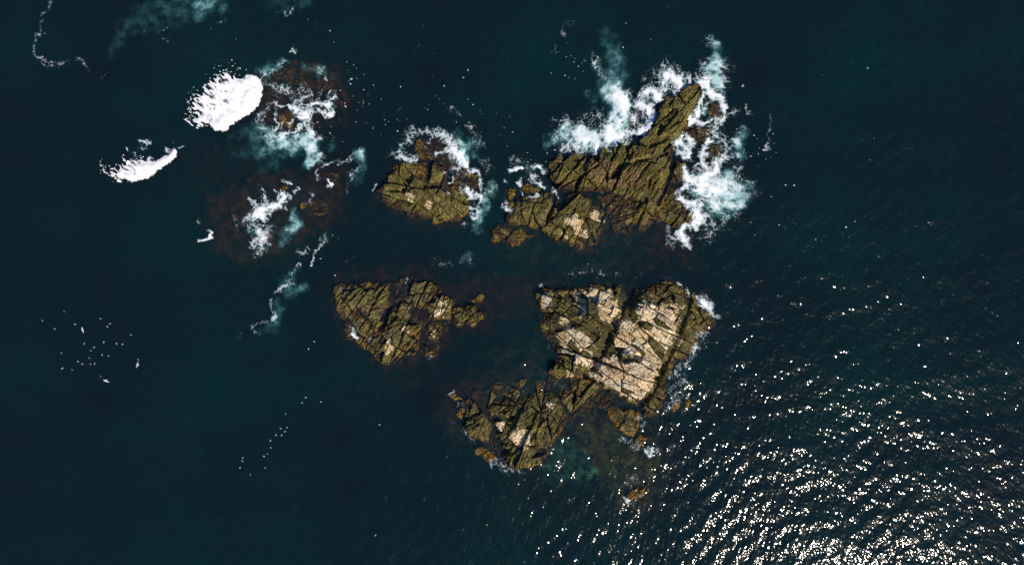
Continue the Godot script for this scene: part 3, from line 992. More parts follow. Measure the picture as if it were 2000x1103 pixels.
	make_rock({"name": "weedy_rock", "label": "dark brown rock in surf, second below the triangular foam pool", "category": "rock", "seed": 125, "mossy": false,
		"outline": [1383, 282, 1396, 277, 1408, 288, 1408, 306, 1400, 318, 1386, 316, 1381, 300], "high": 0.8, "depth": 1.6, "long": 2.2, "wide": 1.5, "turn": -65.0, "uneven": 0.14, "rough": 0.2, "reach": 3.0, "ochre": 0.0, "algae": Color(0.07, 0.05, 0.022)})
	make_rock({"name": "weedy_rock", "label": "dark brown rock wedge in surf right of the squarish olive rock", "category": "rock", "seed": 126, "mossy": false,
		"outline": [1352, 326, 1364, 320, 1376, 330, 1384, 338, 1376, 350, 1364, 354, 1356, 342], "high": 0.7, "depth": 1.4, "long": 2.0, "wide": 1.4, "turn": 30.0, "uneven": 0.14, "rough": 0.2, "reach": 3.0, "ochre": 0.0, "algae": Color(0.075, 0.055, 0.022)})
	make_rock({"name": "weedy_rock", "label": "dark shelf of rock streaked with foam right of the foam pool", "category": "rock", "seed": 127, "mossy": false,
		"outline": [1386, 190, 1400, 198, 1412, 214, 1414, 232, 1400, 244, 1386, 236, 1382, 214], "high": 0.4, "depth": 1.6, "long": 2.4, "wide": 1.6, "turn": 60.0, "uneven": 0.14, "rough": 0.18, "reach": 3.0, "ochre": 0.0, "algae": Color(0.06, 0.045, 0.025)})
	make_rock({"name": "weedy_rock", "label": "small brown rock between foam patches left of the washed rock", "category": "rock", "seed": 128, "mossy": false,
		"outline": [1330, 250, 1341, 246, 1344, 258, 1336, 266, 1327, 262], "high": 0.7, "depth": 1.0, "long": 1.6, "wide": 1.2, "turn": 30.0, "uneven": 0.1, "reach": 2.0, "ochre": 0.0, "algae": Color(0.07, 0.055, 0.025)})
	make_rock({"name": "weedy_rock", "label": "dark rock in white surf at the long islet's north-west shore", "category": "rock", "seed": 129, "mossy": false,
		"outline": [1212, 236, 1224, 226, 1240, 228, 1244, 240, 1232, 250, 1218, 250], "high": 0.4, "depth": 1.2, "long": 1.8, "wide": 1.4, "turn": 20.0, "uneven": 0.14, "reach": 3.0, "ochre": 0.0, "algae": Color(0.05, 0.036, 0.02)})
	# north-south islet
	make_rock({"name": "rock_islet", "label": "blocky olive islet with cream patches, south-west of the long islet", "category": "islet", "seed": 130,
		"outline": [1004, 404, 1010, 382, 1026, 379, 1042, 386, 1058, 374, 1078, 378, 1088, 392, 1100, 381, 1112, 377, 1130, 375, 1146, 386, 1158, 398, 1177, 408, 1188, 420, 1186, 440, 1176, 458, 1162, 476, 1147, 484, 1128, 490, 1109, 478, 1092, 471, 1070, 461, 1052, 450, 1030, 443, 1006, 440, 988, 436, 986, 424, 998, 416],
		"high": 2.1, "depth": 5.0, "long": 3.6, "wide": 2.2, "turn": -58.0, "gap": 0.07, "uneven": 0.24, "rough": 0.2, "reach": 4.0, "ochre": 0.25, "algae": Color(0.13, 0.112, 0.03),
		"pale": [[1105, 431, 1120, 421, 1136, 432, 1150, 450, 1141, 462, 1126, 456, 1114, 442], [1150, 421, 1160, 409, 1168, 414, 1166, 425, 1179, 430, 1173, 441, 1161, 436, 1156, 450, 1148, 440], [1096, 454, 1107, 455, 1108, 466, 1098, 464]],
		"gullies": [[[1084, 384, 1076, 410, 1066, 430], 6, 0.9], [[1090, 388, 1112, 410, 1130, 425], 5, 0.6], [[1000, 436, 1040, 444, 1064, 458], 6, 0.7], [[1160, 470, 1145, 440, 1138, 425], 4, 0.6]]})
	make_rock({"name": "weedy_rock", "label": "low brown and olive rock under the blocky islet's south-west side", "category": "rock", "seed": 131,
		"outline": [958, 464, 960, 447, 972, 436, 988, 440, 1006, 445, 1028, 450, 1042, 458, 1026, 469, 1014, 482, 1000, 480, 986, 466, 972, 476],
		"high": 0.9, "depth": 1.8, "long": 2.4, "wide": 1.4, "turn": 30.0, "gap": 0.07, "uneven": 0.22, "rough": 0.22, "reach": 3.5, "ochre": 0.55, "algae": Color(0.1, 0.08, 0.03)})
	make_rock({"name": "weedy_rock", "label": "golden knob of rock, upper one of the pair in the foamy channel", "category": "rock", "seed": 132,
		"outline": [986, 370, 994, 365, 1005, 366, 1007, 378, 1000, 386, 989, 384], "high": 0.8, "depth": 1.0, "long": 1.5, "wide": 1.2, "turn": 20.0, "uneven": 0.12, "reach": 2.5, "ochre": 1.0})
	make_rock({"name": "weedy_rock", "label": "golden knob of rock, lower one of the pair in the foamy channel", "category": "rock", "seed": 133,
		"outline": [988, 394, 998, 390, 1004, 396, 1002, 405, 992, 405], "high": 0.6, "depth": 0.8, "long": 1.4, "wide": 1.1, "turn": 20.0, "uneven": 0.12, "reach": 2.5, "ochre": 1.0})
	make_rock({"name": "weedy_rock", "label": "rusty wet slab of rock with foam swirls north of the blocky islet", "category": "rock", "seed": 134,
		"outline": [1018, 366, 1032, 358, 1044, 362, 1056, 370, 1046, 380, 1030, 376], "high": 0.45, "depth": 1.0, "long": 1.8, "wide": 1.2, "turn": 20.0, "uneven": 0.14, "reach": 3.0, "ochre": 0.8})
	# reef awash in the west
	make_rock({"name": "weedy_rock", "label": "ochre topped rock laced with foam, middle of the western reef", "category": "rock", "seed": 135,
		"outline": [548, 214, 560, 209, 574, 216, 576, 232, 566, 246, 552, 248, 544, 234], "high": 0.45, "depth": 1.2, "long": 1.8, "wide": 1.3, "turn": 70.0, "uneven": 0.12, "reach": 4.0, "ochre": 0.45, "awash": true, "algae": Color(0.06, 0.042, 0.02)})
	make_rock({"name": "weedy_rock", "label": "dark brown rock at the north edge of the western reef", "category": "rock", "seed": 136, "mossy": false,
		"outline": [534, 142, 550, 134, 572, 134, 588, 148, 602, 160, 596, 172, 578, 166, 558, 158, 540, 156], "high": 0.0, "awash": true, "depth": 1.4, "long": 2.0, "wide": 1.3, "turn": 25.0, "uneven": 0.14, "reach": 3.5, "ochre": 0.0, "algae": Color(0.04, 0.025, 0.014)})
	make_rock({"name": "weedy_rock", "label": "dark rock with one yellow weed spot, east edge of western reef", "category": "rock", "seed": 137, "mossy": false,
		"outline": [612, 160, 626, 148, 640, 156, 644, 168, 636, 178, 622, 176], "high": 0.05, "awash": true, "depth": 1.2, "long": 1.8, "wide": 1.3, "turn": -40.0, "uneven": 0.14, "reach": 3.0, "ochre": 0.15, "algae": Color(0.045, 0.03, 0.015)})
	make_rock({"name": "weedy_rock", "label": "dark reddish rock awash south-east of the western reef", "category": "rock", "seed": 138, "mossy": false,
		"outline": [586, 400, 600, 390, 622, 388, 640, 396, 636, 412, 616, 420, 596, 416], "high": -0.1, "awash": true, "depth": 1.6, "long": 2.0, "wide": 1.4, "turn": -20.0, "uneven": 0.14, "reach": 4.0, "ochre": 0.05, "algae": Color(0.05, 0.025, 0.013)})
	make_rock({"name": "weedy_rock", "label": "small olive knob beside the bursting surf in the west", "category": "rock", "seed": 139,
		"outline": [548, 366, 554, 361, 561, 364, 560, 373, 553, 377, 547, 373], "high": 0.5, "depth": 0.6, "long": 1.1, "wide": 0.8, "turn": -40.0, "uneven": 0.1, "reach": 3.0, "ochre": 0.2, "algae": Color(0.13, 0.11, 0.03)})
	make_rock({"name": "weedy_rock", "label": "dark red rock awash with a foam swirl, left of the lens shaped islet", "category": "rock", "seed": 140, "mossy": false,
		"outline": [628, 344, 640, 334, 656, 332, 660, 346, 650, 360, 634, 360], "high": -0.1, "awash": true, "depth": 1.4, "long": 1.8, "wide": 1.3, "turn": 50.0, "uneven": 0.14, "reach": 4.0, "ochre": 0.05, "algae": Color(0.05, 0.026, 0.014)})

func make_whitewater() -> void:
	make_foam("sea_foam", "white surge and pale green plume on the long islet's north-west shore", [1060, 40, 1350, 312], [
		[1190, 165, 8, 0.4, 1200, 180, 15, 0.75, 1215, 195, 16, 0.9, 1218, 215, 15, 0.95, 1205, 236, 12, 0.85, 1195, 255, 15, 0.95, 1188, 268, 20, 1.0, 1210, 268, 13, 1.0],
		[1085, 272, 12, 0.5, 1100, 240, 14, 0.42, 1120, 250, 18, 0.55, 1136, 268, 24, 0.8, 1162, 276, 16, 0.85],
		[1104, 290, 10, 0.8, 1130, 284, 12, 0.75], [1150, 232, 14, 0.38, 1172, 226, 14, 0.42, 1184, 244, 12, 0.45], [1164, 290, 9, 1.0, 1172, 280, 9, 1.0],
		[1236, 222, 18, 0.5, 1246, 240, 16, 0.55], [1228, 262, 10, 0.9, 1240, 258, 8, 0.7],
		[1244, 263, 7, 0.8, 1256, 256, 9, 1.0, 1270, 241, 9, 1.0, 1273, 226, 9, 0.95, 1265, 210, 12, 0.85, 1250, 205, 13, 0.8, 1256, 190, 13, 0.7, 1275, 180, 12, 0.95, 1290, 192, 9, 1.0, 1298, 172, 10, 0.8, 1292, 160, 15, 0.75, 1310, 150, 17, 0.85, 1330, 165, 13, 1.0, 1322, 178, 8, 1.0],
		[1330, 150, 10, 0.8, 1350, 160, 8, 0.8], [1243, 200, 9, 0.4, 1238, 178, 7, 0.35], [1280, 142, 8, 0.4, 1300, 126, 13, 0.36, 1320, 128, 10, 0.36], [1262, 152, 9, 0.36],
		[1160, 110, 9, 0.35, 1168, 128, 8, 0.4, 1180, 150, 7, 0.35], [1142, 118, 6, 0.3], [1098, 60, 8, 0.28], [1112, 42, 9, 0.3], [1088, 96, 5, 0.26]],
		[[1178, 62, 16, 0.2, 1198, 100, 22, 0.32, 1204, 150, 24, 0.42, 1190, 172, 24, 0.6, 1210, 200, 22, 0.8, 1212, 232, 20, 0.85, 1195, 262, 25, 0.85],
		[1088, 268, 18, 0.4, 1110, 256, 24, 0.5, 1132, 270, 25, 0.75, 1166, 276, 20, 0.8], [1150, 182, 12, 0.3, 1162, 196, 10, 0.3, 1156, 206, 9, 0.2], [1064, 280, 18, 0.3], [1165, 130, 16, 0.25, 1185, 140, 16, 0.35]], {"heap": 0.5, "over": 0.9, "amount": 1.08, "smear": Vector2(0.75, -1.2)})
	make_foam("sea_foam", "widest white splash and pale green wash east of the long islet", [1300, 60, 1520, 510], [
		[1385, 82, 10, 0.4, 1402, 86, 8, 0.42], [1385, 125, 14, 0.5, 1405, 130, 16, 0.55, 1414, 160, 11, 0.5, 1408, 176, 10, 0.55], [1368, 160, 12, 0.95, 1376, 150, 9, 0.9],
		[1375, 166, 10, 1.0, 1390, 180, 13, 0.9, 1404, 195, 11, 0.9, 1415, 206, 6, 0.8, 1413, 226, 8, 0.75, 1404, 240, 11, 0.7],
		[1373, 182, 5, 0.9, 1363, 208, 6, 0.95, 1354, 234, 7, 1.0, 1370, 241, 7, 1.0, 1386, 240, 6, 0.9], [1374, 214, 9, 0.55, 1384, 198, 8, 0.4],
		[1334, 236, 7, 0.8, 1345, 228, 7, 0.9, 1350, 240, 6, 1.0], [1326, 272, 5, 0.9, 1331, 256, 4, 0.6], [1322, 276, 6, 1.0, 1335, 286, 10, 1.0, 1345, 300, 9, 1.0, 1342, 308, 5, 1.0], [1319, 296, 5, 0.9], [1350, 284, 8, 1.0, 1341, 264, 4, 0.9],
		[1385, 250, 11, 0.5, 1395, 262, 9, 0.75, 1406, 276, 9, 0.5], [1390, 275, 5, 0.8, 1370, 288, 5, 0.9, 1375, 302, 7, 1.0, 1370, 316, 7, 1.0, 1381, 326, 9, 1.0], [1361, 318, 3, 0.8, 1354, 327, 3, 0.8], [1414, 268, 11, 0.42, 1419, 298, 11, 0.55, 1406, 314, 9, 0.65],
		[1335, 334, 7, 1.0, 1346, 346, 11, 1.0, 1361, 356, 17, 1.0, 1382, 370, 23, 1.0, 1410, 365, 22, 0.85, 1440, 362, 18, 0.6, 1458, 376, 15, 0.48], [1384, 346, 12, 0.85, 1396, 326, 11, 1.0], [1396, 396, 26, 0.62, 1430, 396, 22, 0.48], [1472, 374, 14, 0.35],
		[1365, 398, 9, 0.9, 1361, 411, 9, 1.0, 1371, 426, 13, 0.85], [1340, 362, 9, 1.0, 1327, 371, 4, 1.0, 1328, 386, 5, 1.0, 1342, 396, 8, 1.0, 1354, 402, 8, 1.0],
		[1362, 437, 7, 1.0, 1342, 442, 6, 1.0, 1329, 451, 6, 1.0, 1334, 466, 9, 0.9, 1346, 476, 8, 0.7, 1330, 482, 7, 0.5], [1376, 456, 16, 0.38, 1402, 430, 20, 0.42, 1420, 416, 16, 0.4],
		[1310, 470, 13, 0.4, 1304, 448, 9, 0.45], [1432, 222, 8, 0.32, 1440, 212, 6, 0.36], [1453, 166, 3, 0.4], [1457, 206, 3, 0.5, 1462, 216, 3, 0.4], [1430, 284, 9, 0.5, 1444, 266, 8, 0.5, 1452, 256, 8, 0.36], [1424, 306, 9, 0.5, 1444, 304, 6, 0.4], [1500, 225, 4, 0.35, 1504, 250, 4, 0.3, 1500, 292, 3, 0.5], [1446, 326, 9, 0.45]],
		[[1395, 82, 13, 0.35, 1400, 120, 16, 0.55, 1390, 142, 18, 0.75, 1404, 166, 14, 0.65], [1446, 302, 13, 0.5, 1440, 276, 13, 0.55, 1455, 258, 11, 0.35], [1370, 366, 22, 1.0, 1410, 370, 28, 0.9, 1442, 380, 28, 0.65, 1400, 402, 28, 0.6], [1462, 370, 18, 0.35], [1420, 345, 18, 0.6], [1376, 214, 9, 0.75]], {"heap": 0.55, "over": 1.0, "amount": 1.05, "smear": Vector2(1.5, 0.35)})
	make_foam("sea_foam", "lacy foam ring round the lens shaped islet's north and east sides", [676, 190, 972, 470], [
		[795, 265, 9, 0.4, 806, 250, 7, 0.5, 800, 268, 8, 0.5, 789, 282, 9, 0.55, 778, 300, 11, 0.5, 764, 302, 7, 0.4], [774, 309, 7, 0.6, 792, 309, 8, 0.8, 806, 309, 6, 0.9],
		[815, 263, 7, 0.5, 830, 258, 7, 0.7, 845, 261, 7, 0.65, 860, 258, 8, 0.75, 875, 270, 10, 0.8, 886, 286, 11, 0.9, 891, 300, 11, 1.0, 901, 315, 9, 1.0, 905, 322, 7, 1.0, 916, 328, 5, 0.65, 930, 336, 4, 0.9, 937, 350, 4, 0.8, 940, 366, 4, 0.7],
		[839, 266, 4, 0.5, 840, 281, 3, 0.6], [850, 303, 3, 0.8, 865, 297, 3, 0.85, 876, 293, 4, 0.8], [856, 330, 4, 1.0, 863, 335, 4, 1.0, 858, 341, 3, 1.0], [880, 336, 7, 0.45, 895, 331, 9, 0.5, 906, 336, 9, 0.4], [877, 356, 3, 0.9, 885, 346, 3, 0.7],
		[903, 367, 5, 0.7, 916, 378, 7, 0.9, 931, 380, 7, 0.9, 941, 391, 5, 0.9, 934, 399, 4, 0.8], [867, 376, 2, 0.95, 873, 381, 2, 0.95], [920, 405, 5, 0.85, 931, 409, 5, 0.9, 928, 422, 4, 0.85, 919, 416, 4, 0.7],
		[732, 372, 3, 0.6, 738, 362, 3, 0.6], [746, 386, 3, 0.5], [925, 265, 10, 0.36, 935, 286, 9, 0.38], [920, 246, 9, 0.34], [880, 208, 7, 0.3, 896, 226, 7, 0.34, 905, 236, 7, 0.3], [900, 436, 4, 0.6, 908, 442, 4, 0.6, 912, 434, 3, 0.4],
		[700, 294, 6, 0.5, 706, 314, 5, 0.5, 696, 332, 6, 0.5, 684, 348, 5, 0.4, 672, 378, 3, 0.4], [960, 372, 9, 0.4, 950, 386, 6, 0.4, 962, 360, 6, 0.5], [950, 330, 9, 0.36, 946, 312, 8, 0.3]],
		[[894, 268, 14, 0.35, 905, 290, 17, 0.6, 903, 308, 13, 0.9, 902, 318, 9, 0.9], [926, 278, 12, 0.35, 930, 300, 10, 0.35], [962, 356, 9, 0.3, 950, 390, 11, 0.45, 940, 420, 13, 0.5, 930, 448, 12, 0.35], [700, 298, 13, 0.45, 706, 326, 14, 0.45, 698, 352, 12, 0.28]], {"over": 0.75, "amount": 1.02})
	make_foam("sea_foam", "curled foam swirls in the inlet north of the blocky islet", [962, 300, 1106, 426], [
		[993, 331, 4, 0.9, 1002, 334, 4, 1.0, 1014, 329, 4, 1.0], [1016, 356, 4, 1.0, 1018, 362, 3, 1.0], [1026, 326, 6, 0.5, 1040, 322, 5, 0.8, 1052, 328, 4, 0.9, 1066, 338, 3, 0.6, 1072, 330, 4, 0.5], [1030, 340, 7, 0.6, 1044, 352, 7, 0.85, 1056, 358, 6, 0.95, 1064, 367, 4, 0.9], [1004, 314, 7, 0.36, 1020, 310, 7, 0.3], [984, 392, 4, 0.75, 980, 400, 4, 0.6, 990, 408, 6, 0.8, 1002, 413, 5, 0.95], [1018, 376, 3, 0.7, 1030, 382, 3, 0.6, 1048, 383, 3, 0.9, 1054, 384, 3, 0.9], [1078, 376, 3, 0.6, 1084, 372, 3, 0.6, 1090, 384, 3, 0.95], [990, 352, 4, 0.5]],
		[[1020, 320, 14, 0.25, 1040, 330, 12, 0.3], [968, 380, 10, 0.3]], {"over": 0.6, "heap": 0.25, "amount": 1.02})
	make_foam("sea_foam", "net of foam strands over the dark western reef", [488, 84, 730, 384], [
		[513, 150, 9, 0.42, 530, 140, 8, 0.42, 552, 124, 6, 0.4, 558, 112, 3, 0.35], [518, 163, 7, 0.45, 540, 172, 7, 0.5, 560, 175, 7, 0.6, 576, 180, 7, 0.5, 592, 174, 7, 0.5, 606, 176, 5, 0.4], [532, 180, 4, 0.5, 540, 192, 3, 0.5], [568, 190, 6, 0.5, 585, 200, 7, 0.6, 601, 190, 7, 0.6, 605, 182, 5, 0.5],
		[580, 212, 9, 0.95, 595, 218, 11, 1.0, 584, 226, 7, 0.95], [606, 212, 6, 0.8, 612, 204, 6, 0.85, 626, 201, 6, 0.85, 640, 203, 7, 0.8, 648, 214, 5, 0.95, 636, 223, 6, 0.95, 616, 220, 5, 0.75], [650, 198, 4, 0.7, 656, 190, 3, 0.7, 655, 178, 3, 0.5], [642, 178, 3, 0.8, 646, 190, 3, 0.8], [638, 155, 2.5, 0.9], [624, 182, 4, 0.5, 626, 196, 4, 0.55],
		[506, 236, 6, 0.55, 516, 214, 6, 0.4, 532, 204, 5, 0.6, 546, 209, 3, 0.7, 560, 208, 2.5, 0.85, 572, 213, 2.5, 0.8], [540, 216, 3, 0.6, 544, 240, 3, 0.7, 537, 256, 3, 0.7], [552, 240, 2.5, 0.6, 548, 250, 2.5, 0.6], [565, 246, 3, 0.7, 572, 236, 3, 0.6], [504, 236, 6, 0.6, 514, 260, 7, 0.6, 532, 272, 7, 0.55, 552, 264, 4, 0.8, 574, 254, 4, 0.9, 592, 245, 4, 0.85],
		[594, 235, 7, 0.6, 606, 250, 9, 0.75, 611, 270, 11, 0.8, 602, 288, 10, 0.65, 616, 298, 8, 0.7, 628, 308, 7, 0.5], [588, 266, 10, 0.5, 560, 276, 9, 0.45], [612, 318, 7, 0.6, 626, 322, 7, 0.5, 650, 318, 4, 0.5, 680, 310, 4, 0.5, 694, 300, 4, 0.4], [604, 133, 6, 0.36, 622, 138, 7, 0.42, 632, 132, 5, 0.4], [650, 270, 6, 0.3], [630, 272, 5, 0.35], [575, 96, 3, 0.5, 562, 102, 2, 0.6]],
		[[514, 138, 13, 0.35, 540, 126, 12, 0.4, 556, 116, 8, 0.3], [520, 152, 10, 0.45], [600, 134, 12, 0.3, 630, 140, 14, 0.35, 652, 150, 9, 0.2], [500, 246, 13, 0.35, 520, 262, 16, 0.5, 544, 278, 22, 0.55, 572, 282, 22, 0.6, 600, 272, 18, 0.85, 612, 296, 16, 0.85, 606, 322, 11, 0.55], [512, 296, 20, 0.35, 540, 300, 20, 0.3], [648, 286, 13, 0.22], [700, 300, 10, 0.45, 706, 330, 12, 0.35]], {"heap": 0.25, "over": 0.5, "amount": 1.04})
	make_foam("sea_foam", "shredded burst of surf over the reef, south-west of the net of foam", [380, 330, 720, 530], [
		[556, 384, 7, 1.0, 546, 394, 9, 1.0, 530, 402, 9, 1.0, 515, 411, 11, 1.0, 504, 416, 10, 0.95, 492, 422, 8, 0.7], [541, 384, 4, 0.7, 536, 370, 2.5, 0.6], [524, 396, 4, 0.7, 506, 366, 2.5, 0.7], [505, 406, 5, 0.6, 484, 386, 3, 0.6], [566, 356, 4, 0.8, 550, 352, 2.5, 0.65], [576, 374, 4, 0.6, 584, 368, 3, 0.5],
		[480, 430, 11, 0.5, 500, 440, 13, 0.65, 511, 455, 13, 0.8, 500, 470, 11, 0.7, 515, 476, 11, 0.62, 506, 490, 9, 0.5], [526, 446, 9, 0.5], [460, 436, 7, 0.42], [545, 455, 6, 0.42, 556, 448, 6, 0.42], [394, 471, 2.5, 0.9, 404, 464, 3, 1.0, 411, 457, 2.5, 1.0, 405, 449, 2, 0.8], [386, 436, 2.5, 0.5, 392, 432, 2, 0.5],
		[638, 352, 3, 0.9, 645, 358, 3, 0.9, 640, 364, 3, 0.7], [620, 332, 2.5, 0.6, 618, 348, 2.5, 0.6], [610, 376, 4, 0.4, 604, 396, 4, 0.4], [628, 398, 4, 0.35], [640, 460, 5, 0.55, 630, 474, 5, 0.6, 622, 482, 3, 0.6, 612, 492, 1.8, 0.9, 608, 514, 1.8, 0.8], [600, 488, 6, 0.36, 584, 494, 6, 0.34], [690, 470, 3, 0.3]],
		[[574, 416, 10, 0.5, 578, 440, 13, 0.5, 560, 452, 13, 0.5, 548, 474, 9, 0.3], [640, 462, 11, 0.35], [496, 452, 14, 0.3]], {"heap": 0.6, "over": 0.6, "amount": 1.08, "smear": Vector2(1.1, 0.8)})
	make_foam("sea_foam", "broken zigzag streak of foam with a green tint south of the western surf", [450, 490, 640, 680], [
		[581, 514, 2.5, 0.75, 579, 524, 3, 0.6, 568, 540, 3, 0.5, 566, 552, 2.5, 0.7, 560, 562, 4, 0.8, 545, 565, 5, 0.65, 534, 571, 2.5, 0.7], [531, 590, 1.8, 0.6, 535, 606, 1.8, 0.6, 538, 620, 3.5, 0.85, 533, 629, 2, 0.6], [522, 628, 4, 0.5, 500, 630, 4, 0.42, 494, 642, 3, 0.42, 504, 652, 3, 0.3], [464, 658, 4, 0.36, 476, 664, 4, 0.3], [592, 512, 4, 0.3]],
		[[580, 530, 12, 0.25, 556, 548, 14, 0.38, 566, 568, 14, 0.38, 596, 562, 12, 0.3], [540, 590, 10, 0.25, 546, 618, 11, 0.32, 536, 638, 12, 0.25, 512, 650, 10, 0.2]], {"heap": 0.1})
	make_foam("milky_water", "faint green haze of bubbles in the water behind the big breaker", [350, 220, 580, 360], [],
		[[446, 264, 18, 0.14, 484, 256, 20, 0.22, 516, 276, 24, 0.24, 486, 302, 24, 0.18, 430, 290, 24, 0.12], [540, 320, 18, 0.2, 500, 330, 18, 0.14]], {"heap": 0.0, "res": 8.0, "step": 0.8})
	make_foam("sea_foam", "thin curved foam line on open water in the north-west corner", [50, -10, 240, 160], [
		[102, -5, 5, 0.45, 96, 8, 5, 0.5, 86, 24, 3, 0.4, 79, 46, 4, 0.42, 80, 64, 5, 0.46, 66, 76, 4, 0.42, 64, 92, 4, 0.46, 72, 110, 4, 0.5, 90, 122, 5, 0.5, 110, 128, 6, 0.52, 126, 122, 5, 0.5, 140, 120, 3, 0.4, 152, 110, 4, 0.5, 164, 122, 4, 0.48, 176, 134, 3, 0.4], [196, 144, 4, 0.36, 212, 142, 4, 0.36], [100, 66, 3, 0.3]], [], {"heap": 0.05, "amount": 0.72})
	make_foam("milky_water", "cloudy green plume of bubbles under the water at the top edge", [196, -40, 680, 150], [
		[262, 14, 2, 0.5], [422, 44, 3, 0.4, 432, 38, 2, 0.4], [318, 56, 2.5, 0.5], [326, 52, 2, 0.5], [314, 68, 2, 0.45, 330, 84, 2, 0.45], [244, 64, 3, 0.4], [548, 26, 4, 0.4, 562, 28, 3, 0.42, 574, 17, 2.5, 0.45], [280, 58, 2, 0.4]],
		[[404, -20, 42, 0.42, 392, 16, 22, 0.46, 380, 34, 12, 0.3], [352, 14, 45, 0.25, 300, 26, 36, 0.24, 250, 50, 26, 0.2, 226, 84, 18, 0.2, 216, 112, 13, 0.14], [436, 16, 16, 0.3], [540, 2, 34, 0.16, 592, 6, 20, 0.22], [360, 40, 14, 0.2]], {"heap": 0.0, "res": 7.0, "step": 0.8})
	make_foam("sea_foam", "broken foam along the pale islet's east side and the rocks below", [1190, 536, 1424, 1010], [
		[1324, 551, 2.5, 0.8, 1330, 558, 2.5, 0.7], [1340, 568, 3, 0.8, 1344, 576, 3, 0.8], [1366, 584, 6, 0.9, 1374, 592, 9, 1.0, 1381, 606, 8, 1.0, 1386, 616, 7, 0.9], [1378, 580, 6, 0.6, 1392, 600, 5, 0.5], [1400, 616, 4, 0.45], [1364, 654, 7, 0.6, 1376, 650, 7, 0.5], [1358, 676, 9, 0.55, 1350, 694, 7, 0.55, 1340, 710, 7, 0.5], [1374, 670, 8, 0.42],
		[1326, 722, 9, 0.5, 1310, 730, 7, 0.55, 1300, 726, 4, 0.65], [1332, 744, 11, 0.4], [1316, 764, 12, 0.42, 1320, 784, 10, 0.38, 1300, 800, 8, 0.4], [1342, 774, 3, 0.6], [1268, 878, 5, 1.0, 1271, 888, 4, 1.0, 1266, 882, 5, 1.0], [1284, 882, 7, 0.4], [1250, 872, 6, 0.5, 1232, 864, 9, 0.4, 1216, 856, 7, 0.42], [1240, 930, 10, 0.3, 1232, 944, 7, 0.42], [1221, 974, 4, 0.8, 1226, 984, 4, 0.6, 1238, 990, 6, 0.42], [1252, 966, 4, 0.5, 1262, 956, 4, 0.4], [1228, 930, 7, 0.36], [1244, 814, 5, 0.42, 1254, 826, 5, 0.36]],
		[[1382, 606, 10, 0.3]], {"over": 0.45, "heap": 0.3, "amount": 1.02})
	make_foam("sea_foam", "thin broken foam along the low olive islet's western and southern shore", [850, 740, 1110, 950], [
		[876, 766, 3, 0.75, 884, 764, 3, 0.5], [906, 832, 4, 0.42, 915, 850, 5, 0.45, 926, 862, 5, 0.4], [880, 826, 5, 0.3], [966, 893, 6, 0.6, 972, 908, 8, 0.5, 986, 914, 8, 0.42, 1010, 916, 7, 0.36, 1030, 920, 7, 0.3], [1080, 858, 4, 0.4, 1072, 880, 4, 0.36], [946, 756, 4, 0.34], [868, 766, 5, 0.3], [896, 790, 4, 0.36, 908, 800, 4, 0.3]], [], {"over": 0.35, "heap": 0.1})
	make_foam("sea_foam", "small white foam patch on the western rocks' south-west side", [640, 536, 870, 730], [
		[680, 643, 5, 0.6, 690, 651, 5, 1.0, 697, 656, 4, 1.0], [704, 638, 10, 0.36, 712, 648, 7, 0.4], [722, 662, 5, 0.6, 730, 652, 4, 0.4], [666, 560, 4, 0.5, 664, 576, 4, 0.36], [672, 594, 5, 0.34], [790, 548, 4, 0.5, 794, 540, 3, 0.4], [812, 545, 4, 0.6], [842, 690, 2.5, 0.4, 840, 706, 2.5, 0.4], [716, 556, 3, 0.5], [656, 600, 3, 0.4]], [], {"over": 0.4, "heap": 0.15})
	make_foam("sea_foam", "faint speckled foam in the channel north of the pale islet", [820, 490, 1420, 560], [
		[850, 516, 9, 0.26, 880, 514, 9, 0.28, 910, 506, 9, 0.3, 926, 512, 8, 0.28], [1110, 538, 7, 0.3, 1150, 532, 7, 0.36, 1180, 530, 7, 0.36, 1210, 532, 7, 0.26], [1250, 516, 7, 0.2], [1056, 556, 2.5, 0.7, 1050, 562, 2, 0.5]],
		[[920, 490, 12, 0.25, 910, 508, 12, 0.2]], {"heap": 0.0})
	breaker("breaking_wave", "big white plunging breaker, the larger of the two in the north-west", [369, 238, 386, 249, 410, 246, 420, 255, 442, 258, 451, 246, 470, 233, 492, 220, 503, 208, 511, 191, 514, 172, 508, 156, 497, 147, 486, 145, 468, 154, 455, 149, 442, 142, 427, 151, 412, 160, 403, 172, 384, 186, 372, 203, 382, 214, 372, 220, 383, 230], 1.1, 41)
	breaker("breaking_wave", "crescent of white breaking surf, the smaller breaker in the west", [205, 331, 223, 336, 240, 327, 245, 315, 258, 318, 276, 311, 286, 314, 304, 315, 315, 307, 330, 300, 341, 289, 345, 297, 342, 308, 324, 322, 309, 333, 297, 344, 285, 350, 270, 351, 260, 357, 244, 351, 230, 353, 220, 345], 0.8, 42)
	make_foam("sea_foam", "loose spray and foam curls above the crescent breaker", [225, 262, 370, 330], [
		[270, 275, 3, 0.9, 287, 278, 3, 0.9], [250, 291, 2, 0.7], [262, 296, 2.5, 0.5, 262, 310, 2.5, 0.7], [274, 288, 5, 0.36, 284, 288, 3, 0.6], [322, 282, 2.5, 0.9, 333, 294, 2.5, 0.9], [316, 302, 3, 0.95, 330, 300, 2, 0.8], [338, 292, 2.5, 0.9], [346, 292, 2.5, 0.9, 358, 288, 1.8, 0.8], [294, 308, 2.5, 0.8, 305, 312, 1.5, 0.6], [332, 276, 1.5, 0.5]], [[272, 298, 12, 0.18]], {"heap": 0.2})
	# flecks of foam adrift among the northern rocks
	var fleck := SurfaceTool.new()
	fleck.begin(Mesh.PRIMITIVE_TRIANGLES)
	var ring := []
